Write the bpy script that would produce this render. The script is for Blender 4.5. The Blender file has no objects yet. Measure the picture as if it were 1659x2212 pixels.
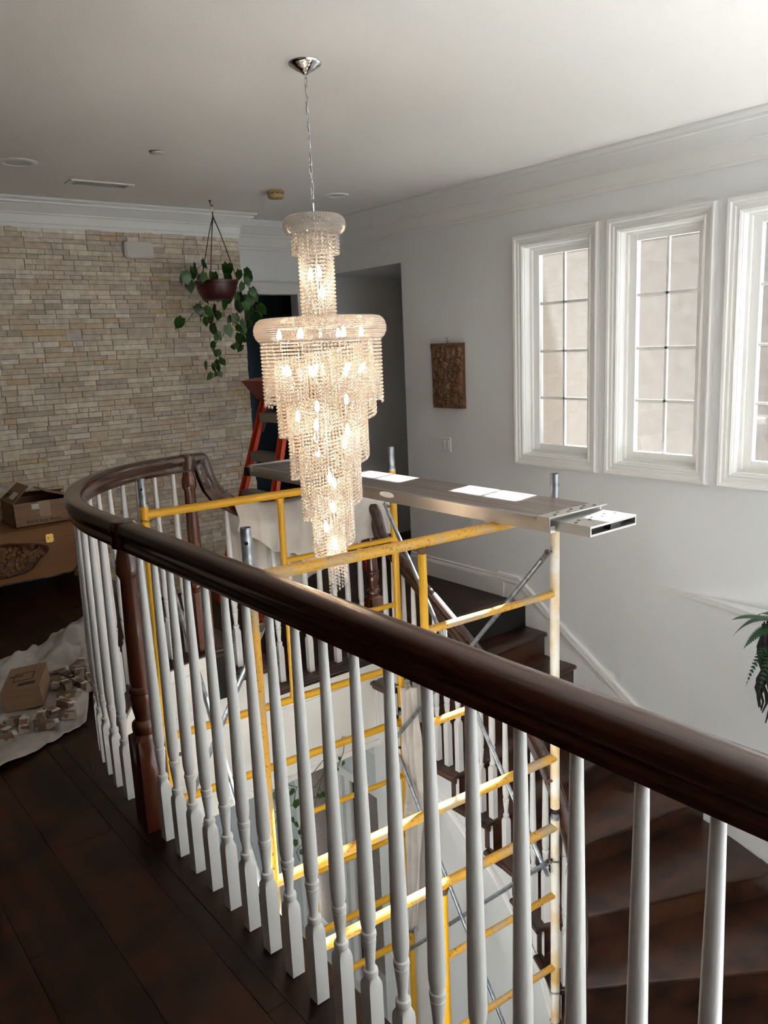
import bpy, math, random
from mathutils import Vector, Matrix, Quaternion, noise

random.seed(7)
C = bpy.context.scene.collection
SC = bpy.context.scene
PI = math.pi

# ------------------------------------------------------------------ camera
# image 1659 x 2212, focal length 1740 px; upper floor is z = 0, eye 1.55 m above it
FPX = 1740.0
yaw, pitch, roll = math.radians(37.996), math.radians(11.546), math.radians(-2.544)
fw = Vector((math.sin(yaw)*math.cos(pitch), math.cos(yaw)*math.cos(pitch), -math.sin(pitch)))
r0 = Vector((math.cos(yaw), -math.sin(yaw), 0)); u0 = r0.cross(fw)
cr = math.cos(roll)*r0 + math.sin(roll)*u0
cu = -math.sin(roll)*r0 + math.cos(roll)*u0
cam_d = bpy.data.cameras.new('camera'); cam = bpy.data.objects.new('camera', cam_d); C.objects.link(cam)
cam_d.sensor_fit = 'HORIZONTAL'; cam_d.sensor_width = 36.0; cam_d.lens = 36.0*FPX/1659.0
cam_d.clip_start = 0.05; cam_d.clip_end = 200
m = Matrix.Identity(4)
for i in range(3):
    m[i][0] = cr[i]; m[i][1] = cu[i]; m[i][2] = -fw[i]
m[0][3], m[1][3], m[2][3] = 0.0, 0.0, 1.55
cam.matrix_world = m
SC.camera = cam

# ------------------------------------------------------------------ sky, sun, exposure
w = bpy.data.worlds.new('world'); SC.world = w; w.use_nodes = True
wn = w.node_tree.nodes; wl = w.node_tree.links
sky = wn.new('ShaderNodeTexSky'); sky.sky_type = 'NISHITA'; sky.sun_disc = False
sky.sun_elevation = math.radians(32); sky.sun_rotation = math.radians(78); sky.altitude = 50
sky.air_density = 1.0; sky.dust_density = 1.6; sky.ozone_density = 1.0
bg = wn['Background']; bg.inputs['Strength'].default_value = 0.08
wl.new(sky.outputs['Color'], bg.inputs['Color'])
sun_d = bpy.data.lights.new('sun', 'SUN'); sun = bpy.data.objects.new('sun', sun_d); C.objects.link(sun)
sun_d.energy = 44.0; sun_d.angle = math.radians(0.6); sun_d.color = (0.93, 0.97, 1.0)
sun.rotation_euler = Vector((-1.0, -0.18, -0.625)).to_track_quat('-Z', 'Y').to_euler()
sun.location = (12, 5, 8)
vs = SC.view_settings
vs.view_transform = 'Standard'; vs.look = 'None'; vs.exposure = 0.9; vs.gamma = 1.0; vs.use_curve_mapping = False
cy = SC.cycles
cy.max_bounces = 10; cy.diffuse_bounces = 6; cy.glossy_bounces = 4; cy.transmission_bounces = 6
cy.transparent_max_bounces = 24; cy.sample_clamp_indirect = 8.0; cy.caustics_reflective = False; cy.caustics_refractive = False
cy.use_denoising = True

# sky portals in the window openings (they only steer the sky's own light)
def portal(loc, rot, sx, sy):
    d = bpy.data.lights.new('sky_portal', 'AREA'); d.shape = 'RECTANGLE'; d.size = sx; d.size_y = sy
    d.cycles.is_portal = True
    o = bpy.data.objects.new('sky_portal', d); C.objects.link(o); o.location = loc; o.rotation_euler = rot

# ------------------------------------------------------------------ constants of the place
XL = -5.0        # far side of the hall, out of view
XR = 4.33        # wall with the windows
ZC = 2.65        # ceiling
YS = 6.05        # face of the stone wall
YB = 6.36        # wall behind, with the door
ZL = -0.35       # landing
ZF = -3.15       # ground floor
GX = 0.877       # line of the balusters of the guard rail
SCX, SCY = 1.70, 2.87   # centre of the stair's curve

# ------------------------------------------------------------------ mesh helpers
class MB:
    def __init__(s): s.v = []; s.f = []
    def add(s, vs, fs):
        b = len(s.v); s.v += [tuple(p) for p in vs]; s.f += [tuple(i+b for i in q) for q in fs]; return s
    def box(s, x0, y0, z0, x1, y1, z1):
        if x0 > x1: x0, x1 = x1, x0
        if y0 > y1: y0, y1 = y1, y0
        if z0 > z1: z0, z1 = z1, z0
        return s.add([(x0,y0,z0),(x1,y0,z0),(x1,y1,z0),(x0,y1,z0),(x0,y0,z1),(x1,y0,z1),(x1,y1,z1),(x0,y1,z1)],
                     [(0,3,2,1),(4,5,6,7),(0,1,5,4),(1,2,6,5),(2,3,7,6),(3,0,4,7)])
    def obox(s, c, ax, ay, az):
        c, ax, ay, az = Vector(c), Vector(ax), Vector(ay), Vector(az)
        p = [c+sx*ax+sy*ay+sz*az for sz in (-1,1) for sx, sy in ((-1,-1),(1,-1),(1,1),(-1,1))]
        return s.add(p, [(0,3,2,1),(4,5,6,7),(0,1,5,4),(1,2,6,5),(2,3,7,6),(3,0,4,7)])
    def prism(s, poly, z0, z1):
        n = len(poly)
        zz0 = z0 if isinstance(z0, (list, tuple)) else [z0]*n
        zz1 = z1 if isinstance(z1, (list, tuple)) else [z1]*n
        vs = [(p[0],p[1],zz0[i]) for i, p in enumerate(poly)] + [(p[0],p[1],zz1[i]) for i, p in enumerate(poly)]
        fs = [tuple(range(n-1,-1,-1)), tuple(range(n,2*n))] + [(i,(i+1)%n,n+(i+1)%n,n+i) for i in range(n)]
        return s.add(vs, fs)
    def tube(s, pts, r, n=10, cap=True, closed=False):
        pts = [Vector(p) for p in pts]; k = len(pts)
        rr = r if isinstance(r, (list, tuple)) else [r]*k
        vs = []; prev = None
        for i, p in enumerate(pts):
            if closed: t = pts[(i+1) % k]-pts[i-1]
            else: t = pts[min(i+1,k-1)]-pts[max(i-1,0)]
            t.normalize()
            if prev is None:
                a = Vector((0,0,1)) if abs(t.z) < 0.9 else Vector((1,0,0))
                a = (a - t*a.dot(t)).normalized()
            else:
                a = (prev - t*prev.dot(t)).normalized()
            prev = a; b = t.cross(a)
            for j in range(n):
                an = 2*PI*j/n; vs.append(p + rr[i]*(math.cos(an)*a + math.sin(an)*b))
        fs = []
        for i in range(k if closed else k-1):
            i2 = (i+1) % k
            for j in range(n):
                fs.append((i*n+j, i*n+(j+1)%n, i2*n+(j+1)%n, i2*n+j))
        if cap and not closed:
            fs.append(tuple(range(n-1,-1,-1))); fs.append(tuple((k-1)*n+j for j in range(n)))
        return s.add(vs, fs)
    def lathe(s, prof, n=24, c=(0,0,0), cap=True):
        vs = []; fs = []; k = len(prof)
        for r, z in prof:
            for j in range(n):
                a = 2*PI*j/n; vs.append((c[0]+r*math.cos(a), c[1]+r*math.sin(a), c[2]+z))
        for i in range(k-1):
            for j in range(n):
                fs.append((i*n+j, i*n+(j+1)%n, (i+1)*n+(j+1)%n, (i+1)*n+j))
        if cap:
            fs.append(tuple(range(n-1,-1,-1))); fs.append(tuple((k-1)*n+j for j in range(n)))
        return s.add(vs, fs)
    def loft(s, prof, n=16):
        # (z, half size, kind) with kind 's' a square and 'c' a circle
        vs = []; fs = []; k = len(prof)
        for z, r, kind in prof:
            for j in range(n):
                a = 2*PI*(j+0.0)/n + PI/4
                x, y = math.cos(a), math.sin(a)
                if kind == 's':
                    q = 1/max(abs(x), abs(y)); x *= q; y *= q
                vs.append((r*x, r*y, z))
        for i in range(k-1):
            for j in range(n):
                fs.append((i*n+j, i*n+(j+1)%n, (i+1)*n+(j+1)%n, (i+1)*n+j))
        fs.append(tuple(range(n-1,-1,-1))); fs.append(tuple((k-1)*n+j for j in range(n)))
        return s.add(vs, fs)
    def sweep(s, path, prof, closed_prof=True, cap=True, miters=None):
        # profile (lateral, up) swept along a path, lateral stays horizontal (to the right of travel)
        path = [Vector(p) for p in path]; k = len(path); n = len(prof); vs = []
        for i, p in enumerate(path):
            t = path[min(i+1,k-1)] - path[max(i-1,0)]
            h = Vector((t.x, t.y, 0))
            h = h.normalized() if h.length > 1e-6 else Vector((1,0,0))
            lat = Vector((h.y, -h.x, 0))
            if 0 < i < k-1:
                h1 = path[i]-path[i-1]; h1.z = 0; h2 = path[i+1]-path[i]; h2.z = 0
                if h1.length > 1e-6 and h2.length > 1e-6:
                    h1.normalize(); h2.normalize()
                    l1 = Vector((h1.y,-h1.x,0)); l2 = Vector((h2.y,-h2.x,0))
                    lat = (l1+l2).normalized(); d = lat.dot(l1)
                    lat = lat/max(d, 0.3)
            up = Vector((0,0,1))
            tn = t.normalized()
            if abs(tn.z) > 0.05:
                up = (up - tn*up.dot(tn)); up.normalize()
                if closed_prof is not True: up = Vector((0,0,1))
            for a, b in prof: vs.append(p + lat*a + up*b)
        fs = []
        nn = n if closed_prof else n-1
        for i in range(k-1):
            for j in range(nn):
                fs.append((i*n+j, i*n+(j+1)%n, (i+1)*n+(j+1)%n, (i+1)*n+j))
        if cap and closed_prof:
            fs.append(tuple(range(n-1,-1,-1))); fs.append(tuple((k-1)*n+j for j in range(n)))
        return s.add(vs, fs)
    def grid(s, nx, ny, fn):
        vs = [fn(i/(nx-1), j/(ny-1)) for j in range(ny) for i in range(nx)]
        fs = [(j*nx+i, j*nx+i+1, (j+1)*nx+i+1, (j+1)*nx+i) for j in range(ny-1) for i in range(nx-1)]
        return s.add(vs, fs)
    def mesh(s, name, mat, smooth=None):
        me = bpy.data.meshes.new(name); me.from_pydata(s.v, [], s.f); me.validate()
        if len(s.f) < 6000: fixn(me)
        if mat is not None: me.materials.append(mat)
        if smooth is not None:
            me.polygons.foreach_set('use_smooth', [True]*len(me.polygons))
            if smooth < 179: me.set_sharp_from_angle(angle=math.radians(smooth))
        me.update()
        return me
    def build(s, name, mat, parent=None, smooth=None, fix=True):
        me = s.mesh(name, mat, smooth)
        return link(name, me, parent)

def fixn(me):
    import bmesh
    bm = bmesh.new(); bm.from_mesh(me); bmesh.ops.recalc_face_normals(bm, faces=bm.faces); bm.to_mesh(me); bm.free()

ROOT = {}
def link(name, me, parent=None, loc=None):
    o = bpy.data.objects.new(name, me); C.objects.link(o)
    if loc is not None: o.location = loc
    if parent is not None:
        o.parent = parent
        if parent.name in ROOT: o.matrix_parent_inverse = Matrix.Translation(-ROOT[parent.name])
    return o
def tag(o, label, cat, group=None):
    o['label'] = label; o['category'] = cat
    if group: o['group'] = group
    return o
def thing(name, label, cat, loc, group=None):
    """an Empty at the thing's base; its parts are given in world coordinates"""
    o = bpy.data.objects.new(name, None); C.objects.link(o); o.location = loc; o.empty_display_size = 0.05
    ROOT[o.name] = Vector(loc)
    return tag(o, label, cat, group)
def struct(o, label=None):
    o['kind'] = 'structure'
    if label: o['label'] = label
    return o
def sroot(name, loc=(0,0,0)):
    o = bpy.data.objects.new(name, None); C.objects.link(o); o.location = loc
    ROOT[o.name] = Vector(loc); o['kind'] = 'structure'
    return o
def copy_part(src, parent, loc=None, rot=None):
    c = src.copy(); C.objects.link(c); c.parent = parent
    if parent is not None and parent.name in ROOT: c.matrix_parent_inverse = Matrix.Translation(-ROOT[parent.name])
    if loc is not None: c.location = loc
    if rot is not None: c.rotation_euler = rot
    return c
def mid(a, b, t): return Vector(a)*(1-t)+Vector(b)*t
def nz(x, y, z=0.0): return noise.noise(Vector((x, y, z)))

# ------------------------------------------------------------------ materials
def mat(name, color, rough=0.5, metal=0.0, bump=None, noise_col=None, coat=0.0, spec=0.5, trans=0.0):
    """plain principled; noise_col = (colour b, scale xyz, detail); bump = (scale, strength)"""
    m = bpy.data.materials.new(name); m.use_nodes = True
    n = m.node_tree.nodes; l = m.node_tree.links; b = n['Principled BSDF']
    b.inputs['Base Color'].default_value = (*color, 1); b.inputs['Roughness'].default_value = rough
    b.inputs['Metallic'].default_value = metal; b.inputs['Coat Weight'].default_value = coat
    b.inputs['Coat Roughness'].default_value = 0.12; b.inputs['Specular IOR Level'].default_value = spec
    b.inputs['Transmission Weight'].default_value = trans
    tc = None
    if bump or noise_col: tc = n.new('ShaderNodeTexCoord')
    if noise_col:
        colb, sc, det = noise_col[:3]
        mp = n.new('ShaderNodeMapping'); mp.inputs['Scale'].default_value = sc if isinstance(sc, tuple) else (sc,)*3
        l.new(tc.outputs['Object'], mp.inputs['Vector'])
        t = n.new('ShaderNodeTexNoise'); t.inputs['Scale'].default_value = 1.0; t.inputs['Detail'].default_value = det
        l.new(mp.outputs['Vector'], t.inputs['Vector'])
        rp = n.new('ShaderNodeValToRGB'); lo, hi = (noise_col[3] if len(noise_col) > 3 else (0.35, 0.65))
        rp.color_ramp.elements[0].position = lo; rp.color_ramp.elements[1].position = hi
        rp.color_ramp.elements[0].color = (*color, 1); rp.color_ramp.elements[1].color = (*colb, 1)
        l.new(t.outputs['Fac'], rp.inputs['Fac']); l.new(rp.outputs['Color'], b.inputs['Base Color'])
    if bump:
        t2 = n.new('ShaderNodeTexNoise'); t2.inputs['Scale'].default_value = bump[0]; t2.inputs['Detail'].default_value = 3
        l.new(tc.outputs['Object'], t2.inputs['Vector'])
        bp = n.new('ShaderNodeBump'); bp.inputs['Strength'].default_value = bump[1]; bp.inputs['Distance'].default_value = 0.01
        l.new(t2.outputs['Fac'], bp.inputs['Height']); l.new(bp.outputs['Normal'], b.inputs['Normal'])
    return m

def vary(m, amount):
    """each object of this material a little lighter or darker"""
    n = m.node_tree.nodes; l = m.node_tree.links; b = n['Principled BSDF']
    oi = n.new('ShaderNodeObjectInfo'); mr = n.new('ShaderNodeMapRange')
    mr.inputs['To Min'].default_value = 1-amount; mr.inputs['To Max'].default_value = 1+amount
    l.new(oi.outputs['Random'], mr.inputs['Value'])
    hs = n.new('ShaderNodeHueSaturation'); l.new(mr.outputs['Result'], hs.inputs['Value'])
    if b.inputs['Base Color'].is_linked:
        src = b.inputs['Base Color'].links[0].from_socket; l.new(src, hs.inputs['Color'])
    else: hs.inputs['Color'].default_value = b.inputs['Base Color'].default_value
    l.new(hs.outputs['Color'], b.inputs['Base Color'])
    return m

def wood(name, a, b2, axis, rough, coat=0.0, sc=3.0, knots=True):
    st = {'x': (0.6,9,9), 'y': (9,0.6,9), 'z': (9,9,0.6)}[axis]
    st = tuple(v*sc/3 for v in st)
    m = mat(name, a, rough, noise_col=(b2, st, 6.0, (0.3, 0.72)), coat=coat)
    if knots:
        n = m.node_tree.nodes; l = m.node_tree.links; b = n['Principled BSDF']
        tc = n.new('ShaderNodeTexCoord'); t = n.new('ShaderNodeTexNoise'); t.inputs['Scale'].default_value = 5.0; t.inputs['Detail'].default_value = 2
        l.new(tc.outputs['Object'], t.inputs['Vector'])
        mr = n.new('ShaderNodeMapRange'); mr.inputs['From Min'].default_value = 0.35; mr.inputs['From Max'].default_value = 0.55
        mr.inputs['To Min'].default_value = 0.35; mr.inputs['To Max'].default_value = 1.0
        l.new(t.outputs['Fac'], mr.inputs['Value'])
        mx = n.new('ShaderNodeMix'); mx.data_type = 'RGBA'; mx.blend_type = 'MULTIPLY'; mx.inputs['Factor'].default_value = 1.0
        src = b.inputs['Base Color'].links[0].from_socket
        l.new(src, mx.inputs['A']); l.new(mr.outputs['Result'], mx.inputs['B']); l.new(mx.outputs['Result'], b.inputs['Base Color'])
    return m

def paint_chip(name, base, chip, rough, scale, lo, hi, top=None):
    """enamel on steel, worn through to rust and primer in spots"""
    m = mat(name, base, rough)
    n = m.node_tree.nodes; l = m.node_tree.links; b = n['Principled BSDF']
    tc = n.new('ShaderNodeTexCoord'); t = n.new('ShaderNodeTexNoise'); t.inputs['Scale'].default_value = scale; t.inputs['Detail'].default_value = 8
    t.inputs['Roughness'].default_value = 0.7
    l.new(tc.outputs['Object'], t.inputs['Vector'])
    rp = n.new('ShaderNodeValToRGB'); rp.color_ramp.elements[0].position = lo; rp.color_ramp.elements[1].position = hi
    rp.color_ramp.elements[0].color = (*base, 1); rp.color_ramp.elements[1].color = (*chip, 1)
    l.new(t.outputs['Fac'], rp.inputs['Fac'])
    src = rp.outputs['Color']
    if top:
        t3 = n.new('ShaderNodeTexNoise'); t3.inputs['Scale'].default_value = top[1]; t3.inputs['Detail'].default_value = 5
        l.new(tc.outputs['Object'], t3.inputs['Vector'])
        r3 = n.new('ShaderNodeMapRange'); r3.inputs['From Min'].default_value = top[2]; r3.inputs['From Max'].default_value = top[3]
        l.new(t3.outputs['Fac'], r3.inputs['Value'])
        mx = n.new('ShaderNodeMix'); mx.data_type = 'RGBA'; l.new(r3.outputs['Result'], mx.inputs['Factor'])
        l.new(src, mx.inputs['A']); mx.inputs['B'].default_value = (*top[0], 1); src = mx.outputs['Result']
    l.new(src, b.inputs['Base Color'])
    return m

M = {}
M['wall'] = mat('wall_paint', (0.81, 0.82, 0.82), 0.55, bump=(140, 0.05))
M['ceiling'] = mat('ceiling_paint', (0.87, 0.835, 0.80), 0.75, bump=(170, 0.12))
M['trim'] = mat('white_trim_enamel', (0.85, 0.845, 0.82), 0.32)
M['baluster'] = mat('white_baluster_enamel', (0.66, 0.655, 0.64), 0.36)
M['rail'] = wood('dark_mahogany_rail', (0.024, 0.0076, 0.0043), (0.062, 0.0195, 0.0095), 'y', 0.24, coat=0.35, sc=4, knots=False)
M['newel'] = wood('dark_mahogany_post', (0.052, 0.0155, 0.0080), (0.150, 0.0440, 0.0190), 'z', 0.20, coat=0.5, sc=4, knots=False)
M['plank'] = vary(wood('dark_walnut_plank', (0.013, 0.0042, 0.0022), (0.055, 0.0180, 0.0065), 'y', 0.42, sc=3), 0.25)
M['plank'].node_tree.nodes['Principled BSDF'].inputs['Specular IOR Level'].default_value = 0.25
M['tread'] = vary(wood('dark_cherry_tread', (0.030, 0.0115, 0.0065), (0.085, 0.033, 0.016), 'x', 0.30, coat=0.15, sc=3), 0.2)
M['seam'] = mat('floor_seam', (0.006, 0.003, 0.002), 0.8)
M['grout'] = mat('dark_mortar', (0.27, 0.235, 0.19), 0.95)
M['chrome'] = mat('chrome', (0.75, 0.75, 0.76), 0.08, 1.0)
M['galv'] = mat('galvanised_steel', (0.42, 0.45, 0.48), 0.38, 0.85, noise_col=((0.22, 0.24, 0.26), 30.0, 4.0))
M['alu'] = mat('mill_aluminium', (0.62, 0.60, 0.58), 0.34, 0.9)
M['alu_deck'] = mat('worn_aluminium_deck', (0.47, 0.43, 0.40), 0.42, 0.7, noise_col=((0.34, 0.30, 0.28), (60, 2, 60), 3.0))
M['alu_dark'] = mat('dull_aluminium', (0.30, 0.28, 0.26), 0.45, 0.8)
M['yellow'] = paint_chip('yellow_enamel', (0.64, 0.335, 0.012), (0.09, 0.035, 0.015), 0.38, 95, 0.64, 0.69)
M['yellow_worn'] = paint_chip('worn_yellow_enamel', (0.62, 0.32, 0.035), (0.10, 0.04, 0.02), 0.45, 85, 0.57, 0.64, top=((0.42, 0.30, 0.16), 6.0, 0.5, 0.62))
M['yellow_white'] = paint_chip('yellow_enamel_splashed_with_plaster', (0.64, 0.36, 0.05), (0.13, 0.06, 0.03), 0.5, 90, 0.62, 0.67, top=((0.74, 0.70, 0.62), 4.5, 0.36, 0.54))
M['rust'] = mat('rusty_steel', (0.11, 0.06, 0.035), 0.7, 0.3)
M['black'] = mat('black_plastic', (0.012, 0.012, 0.013), 0.5)
M['canvas'] = mat('canvas_cloth', (0.62, 0.57, 0.52), 0.9, bump=(300, 0.10), noise_col=((0.50, 0.45, 0.41), 6.0, 4.0))
M['canvas_floor'] = mat('paint_spotted_canvas', (0.40, 0.36, 0.33), 0.92, bump=(200, 0.12), noise_col=((0.56, 0.53, 0.50), 9.0, 5.0, (0.4, 0.7)))
M['card'] = mat('brown_cardboard', (0.33, 0.20, 0.115), 0.85, noise_col=((0.27, 0.165, 0.095), (3, 3, 40), 2.0))
M['card_dark'] = mat('inside_cardboard', (0.20, 0.115, 0.065), 0.9)
M['paper'] = mat('white_paper', (0.72, 0.70, 0.66), 0.8)
M['ink'] = mat('printed_ink', (0.05, 0.035, 0.03), 0.8)
M['oak'] = wood('golden_camphor_wood', (0.21, 0.080, 0.018), (0.33, 0.140, 0.038), 'x', 0.42, sc=3, knots=False)
M['oak_carve'] = mat('carved_camphor_wood', (0.30, 0.15, 0.055), 0.5, noise_col=((0.13, 0.055, 0.02), 30.0, 3.0))
M['oak_edge'] = mat('stained_carving_edge', (0.10, 0.03, 0.012), 0.4)
M['brass'] = mat('brass', (0.80, 0.55, 0.18), 0.22, 1.0)
M['carving'] = mat('carved_teak', (0.19, 0.090, 0.042), 0.6, noise_col=((0.12, 0.058, 0.028), (30, 30, 5), 3.0))
M['plastic'] = mat('white_plastic', (0.80, 0.80, 0.80), 0.35)
M['cream'] = mat('cream_plastic', (0.66, 0.62, 0.56), 0.45)
M['old_yellow'] = mat('yellowed_plastic', (0.42, 0.31, 0.13), 0.5)
M['orange'] = mat('orange_fibreglass', (0.62, 0.055, 0.018), 0.42)
M['red'] = mat('red_plastic', (0.30, 0.018, 0.02), 0.4)
M['navy'] = mat('navy_paint', (0.035, 0.060, 0.090), 0.55)
M['pot'] = mat('maroon_glazed_plastic', (0.052, 0.010, 0.012), 0.35)
M['soil'] = mat('potting_soil', (0.03, 0.018, 0.012), 0.95)
M['leaf'] = vary(mat('pothos_leaf', (0.020, 0.075, 0.009), 0.36, noise_col=((0.13, 0.19, 0.03), (6, 3, 6), 3.0, (0.58, 0.70))), 0.35)
M['stem'] = mat('vine_stem', (0.075, 0.085, 0.03), 0.6)
M['stem_dark'] = mat('dark_vine_stem', (0.05, 0.05, 0.03), 0.7)
M['strap'] = mat('brown_hanger', (0.035, 0.015, 0.012), 0.6)
M['fern'] = mat('fern_green', (0.010, 0.042, 0.016), 0.5, noise_col=((0.02, 0.075, 0.024), 20.0, 2.0))
M['basket'] = mat('woven_basket', (0.32, 0.10, 0.04), 0.7, noise_col=((0.10, 0.03, 0.02), 60.0, 2.0))
M['fringe'] = mat('black_fringe', (0.010, 0.008, 0.012), 0.85)
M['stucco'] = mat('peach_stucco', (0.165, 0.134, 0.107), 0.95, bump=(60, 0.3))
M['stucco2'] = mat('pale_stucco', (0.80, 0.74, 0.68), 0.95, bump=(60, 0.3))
M['tile_roof'] = mat('roof_tile', (0.30, 0.22, 0.20), 0.8)
M['ground'] = mat('lawn', (0.075, 0.08, 0.06), 0.9)
M['tile'] = mat('pale_polished_tile', (0.60, 0.60, 0.60), 0.22)
M['beige'] = mat('beige_sponge_plaster', (0.40, 0.34, 0.29), 0.9, noise_col=((0.30, 0.255, 0.22), 90.0, 3.0))
M['grey_wall'] = mat('grey_paint', (0.60, 0.61, 0.61), 0.6)
M['block_brown'] = mat('dark_brown_light_block', (0.10, 0.06, 0.04), 0.5)  # colour of the added wall that blocks light in the hall
M['mat_navy'] = mat('navy_rug', (0.012, 0.014, 0.03), 0.95, noise_col=((0.03, 0.03, 0.04), 25.0, 3.0))

# ledger stones: colour by object and by place on the wall
def stone_mat():
    m = mat('split_face_quartzite', (0.40, 0.34, 0.27), 0.85)
    n = m.node_tree.nodes; l = m.node_tree.links; b = n['Principled BSDF']
    at = n.new('ShaderNodeAttribute'); at.attribute_name = 'tone'
    tc = n.new('ShaderNodeTexCoord')
    t = n.new('ShaderNodeTexNoise'); t.inputs['Scale'].default_value = 22; t.inputs['Detail'].default_value = 6; l.new(tc.outputs['Object'], t.inputs['Vector'])
    mr = n.new('ShaderNodeMapRange'); mr.inputs['From Min'].default_value = 0.3; mr.inputs['From Max'].default_value = 0.75
    mr.inputs['To Min'].default_value = 0.78; mr.inputs['To Max'].default_value = 1.18; l.new(t.outputs['Fac'], mr.inputs['Value'])
    mx = n.new('ShaderNodeMix'); mx.data_type = 'RGBA'; mx.blend_type = 'MULTIPLY'; mx.inputs['Factor'].default_value = 1
    l.new(at.outputs['Color'], mx.inputs['A']); l.new(mr.outputs['Result'], mx.inputs['B'])
    l.new(mx.outputs['Result'], b.inputs['Base Color'])
    t2 = n.new('ShaderNodeTexNoise'); t2.inputs['Scale'].default_value = 60; t2.inputs['Detail'].default_value = 5; l.new(tc.outputs['Object'], t2.inputs['Vector'])
    bp = n.new('ShaderNodeBump'); bp.inputs['Strength'].default_value = 0.35; bp.inputs['Distance'].default_value = 0.006
    l.new(t2.outputs['Fac'], bp.inputs['Height']); l.new(bp.outputs['Normal'], b.inputs['Normal'])
    return m
M['stone'] = stone_mat()

# dusty window glass: mostly clear, a little gloss, a film of dust
def glass_mat(dust):
    m = bpy.data.materials.new('dusty_window_glass'); m.use_nodes = True
    n = m.node_tree.nodes; l = m.node_tree.links; n.clear()
    out = n.new('ShaderNodeOutputMaterial'); tr = n.new('ShaderNodeBsdfTransparent'); gl = n.new('ShaderNodeBsdfGlossy'); gl.inputs['Roughness'].default_value = 0.02
    df = n.new('ShaderNodeBsdfTranslucent'); df.inputs['Color'].default_value = (0.9, 0.88, 0.86, 1)
    m1 = n.new('ShaderNodeMixShader'); m1.inputs[0].default_value = 0.05; l.new(tr.outputs[0], m1.inputs[1]); l.new(gl.outputs[0], m1.inputs[2])
    tc = n.new('ShaderNodeTexCoord'); t = n.new('ShaderNodeTexNoise'); t.inputs['Scale'].default_value = 14; t.inputs['Detail'].default_value = 8; l.new(tc.outputs['Object'], t.inputs['Vector'])
    mr = n.new('ShaderNodeMapRange'); mr.inputs['From Min'].default_value = 0.3; mr.inputs['From Max'].default_value = 0.75; mr.inputs['To Min'].default_value = dust*0.7; mr.inputs['To Max'].default_value = dust*1.5
    l.new(t.outputs['Fac'], mr.inputs['Value'])
    m2 = n.new('ShaderNodeMixShader'); l.new(mr.outputs['Result'], m2.inputs[0]); l.new(m1.outputs[0], m2.inputs[1]); l.new(df.outputs[0], m2.inputs[2])
    l.new(m2.outputs[0], out.inputs['Surface'])
    return m
M['glass'] = glass_mat(0.005)

def crystal_mat(name, dens, tlu):
    m = bpy.data.materials.new(name); m.use_nodes = True
    n = m.node_tree.nodes; l = m.node_tree.links; n.clear()
    out = n.new('ShaderNodeOutputMaterial'); tr = n.new('ShaderNodeBsdfTransparent'); tr.inputs['Color'].default_value = (0.98, 0.96, 0.94, 1)
    gl = n.new('ShaderNodeBsdfGlossy'); gl.inputs['Roughness'].default_value = 0.06; gl.inputs['Color'].default_value = (1, 0.98, 0.95, 1)
    tl = n.new('ShaderNodeBsdfTranslucent'); tl.inputs['Color'].default_value = (0.98, 0.95, 0.92, 1)
    a = n.new('ShaderNodeMixShader'); a.inputs[0].default_value = tlu; l.new(gl.outputs[0], a.inputs[1]); l.new(tl.outputs[0], a.inputs[2])
    b = n.new('ShaderNodeMixShader'); b.inputs[0].default_value = dens; l.new(tr.outputs[0], b.inputs[1]); l.new(a.outputs[0], b.inputs[2])
    l.new(b.outputs[0], out.inputs['Surface'])
    return m
M['crystal'] = crystal_mat('cut_crystal', 0.50, 0.36)
M['crystal_ring'] = crystal_mat('pave_crystal', 0.75, 0.60)
def emit_mat(name, col, st):
    m = bpy.data.materials.new(name); m.use_nodes = True
    b = m.node_tree.nodes['Principled BSDF']; b.inputs['Base Color'].default_value = (0.9, 0.9, 0.9, 1)
    b.inputs['Emission Color'].default_value = (*col, 1); b.inputs['Emission Strength'].default_value = st
    return m
M['bulb'] = emit_mat('lit_candle_bulb', (1.0, 0.70, 0.44), 30.0)
# ================================================================== the setting
# ---- line of the guard rail: straight along y, then a quarter ellipse to the head of the stairs
EA, EB, EX, EY = 1.75-GX, 1.18, 1.75, 2.70
def guard_pt(a): return Vector((EX - EA*math.cos(a), EY + EB*math.sin(a), 0))
GUARD = [Vector((GX, y, 0)) for y in (-1.9, -1.0, 0.0, 1.0, 2.0, 2.45)] + [guard_pt(PI/2*i/28) for i in range(29)]
def offset_path(path, d):
    out = []
    for i, p in enumerate(path):
        t = path[min(i+1, len(path)-1)] - path[max(i-1, 0)]; t.z = 0; t.normalize()
        out.append(p + Vector((t.y, -t.x, 0))*d)
    return out
def ell_y(x, d):
    a, b = EA-d, EB-d
    q = (EX-x)/a
    if q <= 0: return EY+b
    if q >= 1: return EY
    return EY + b*math.sqrt(1-q*q)

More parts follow.
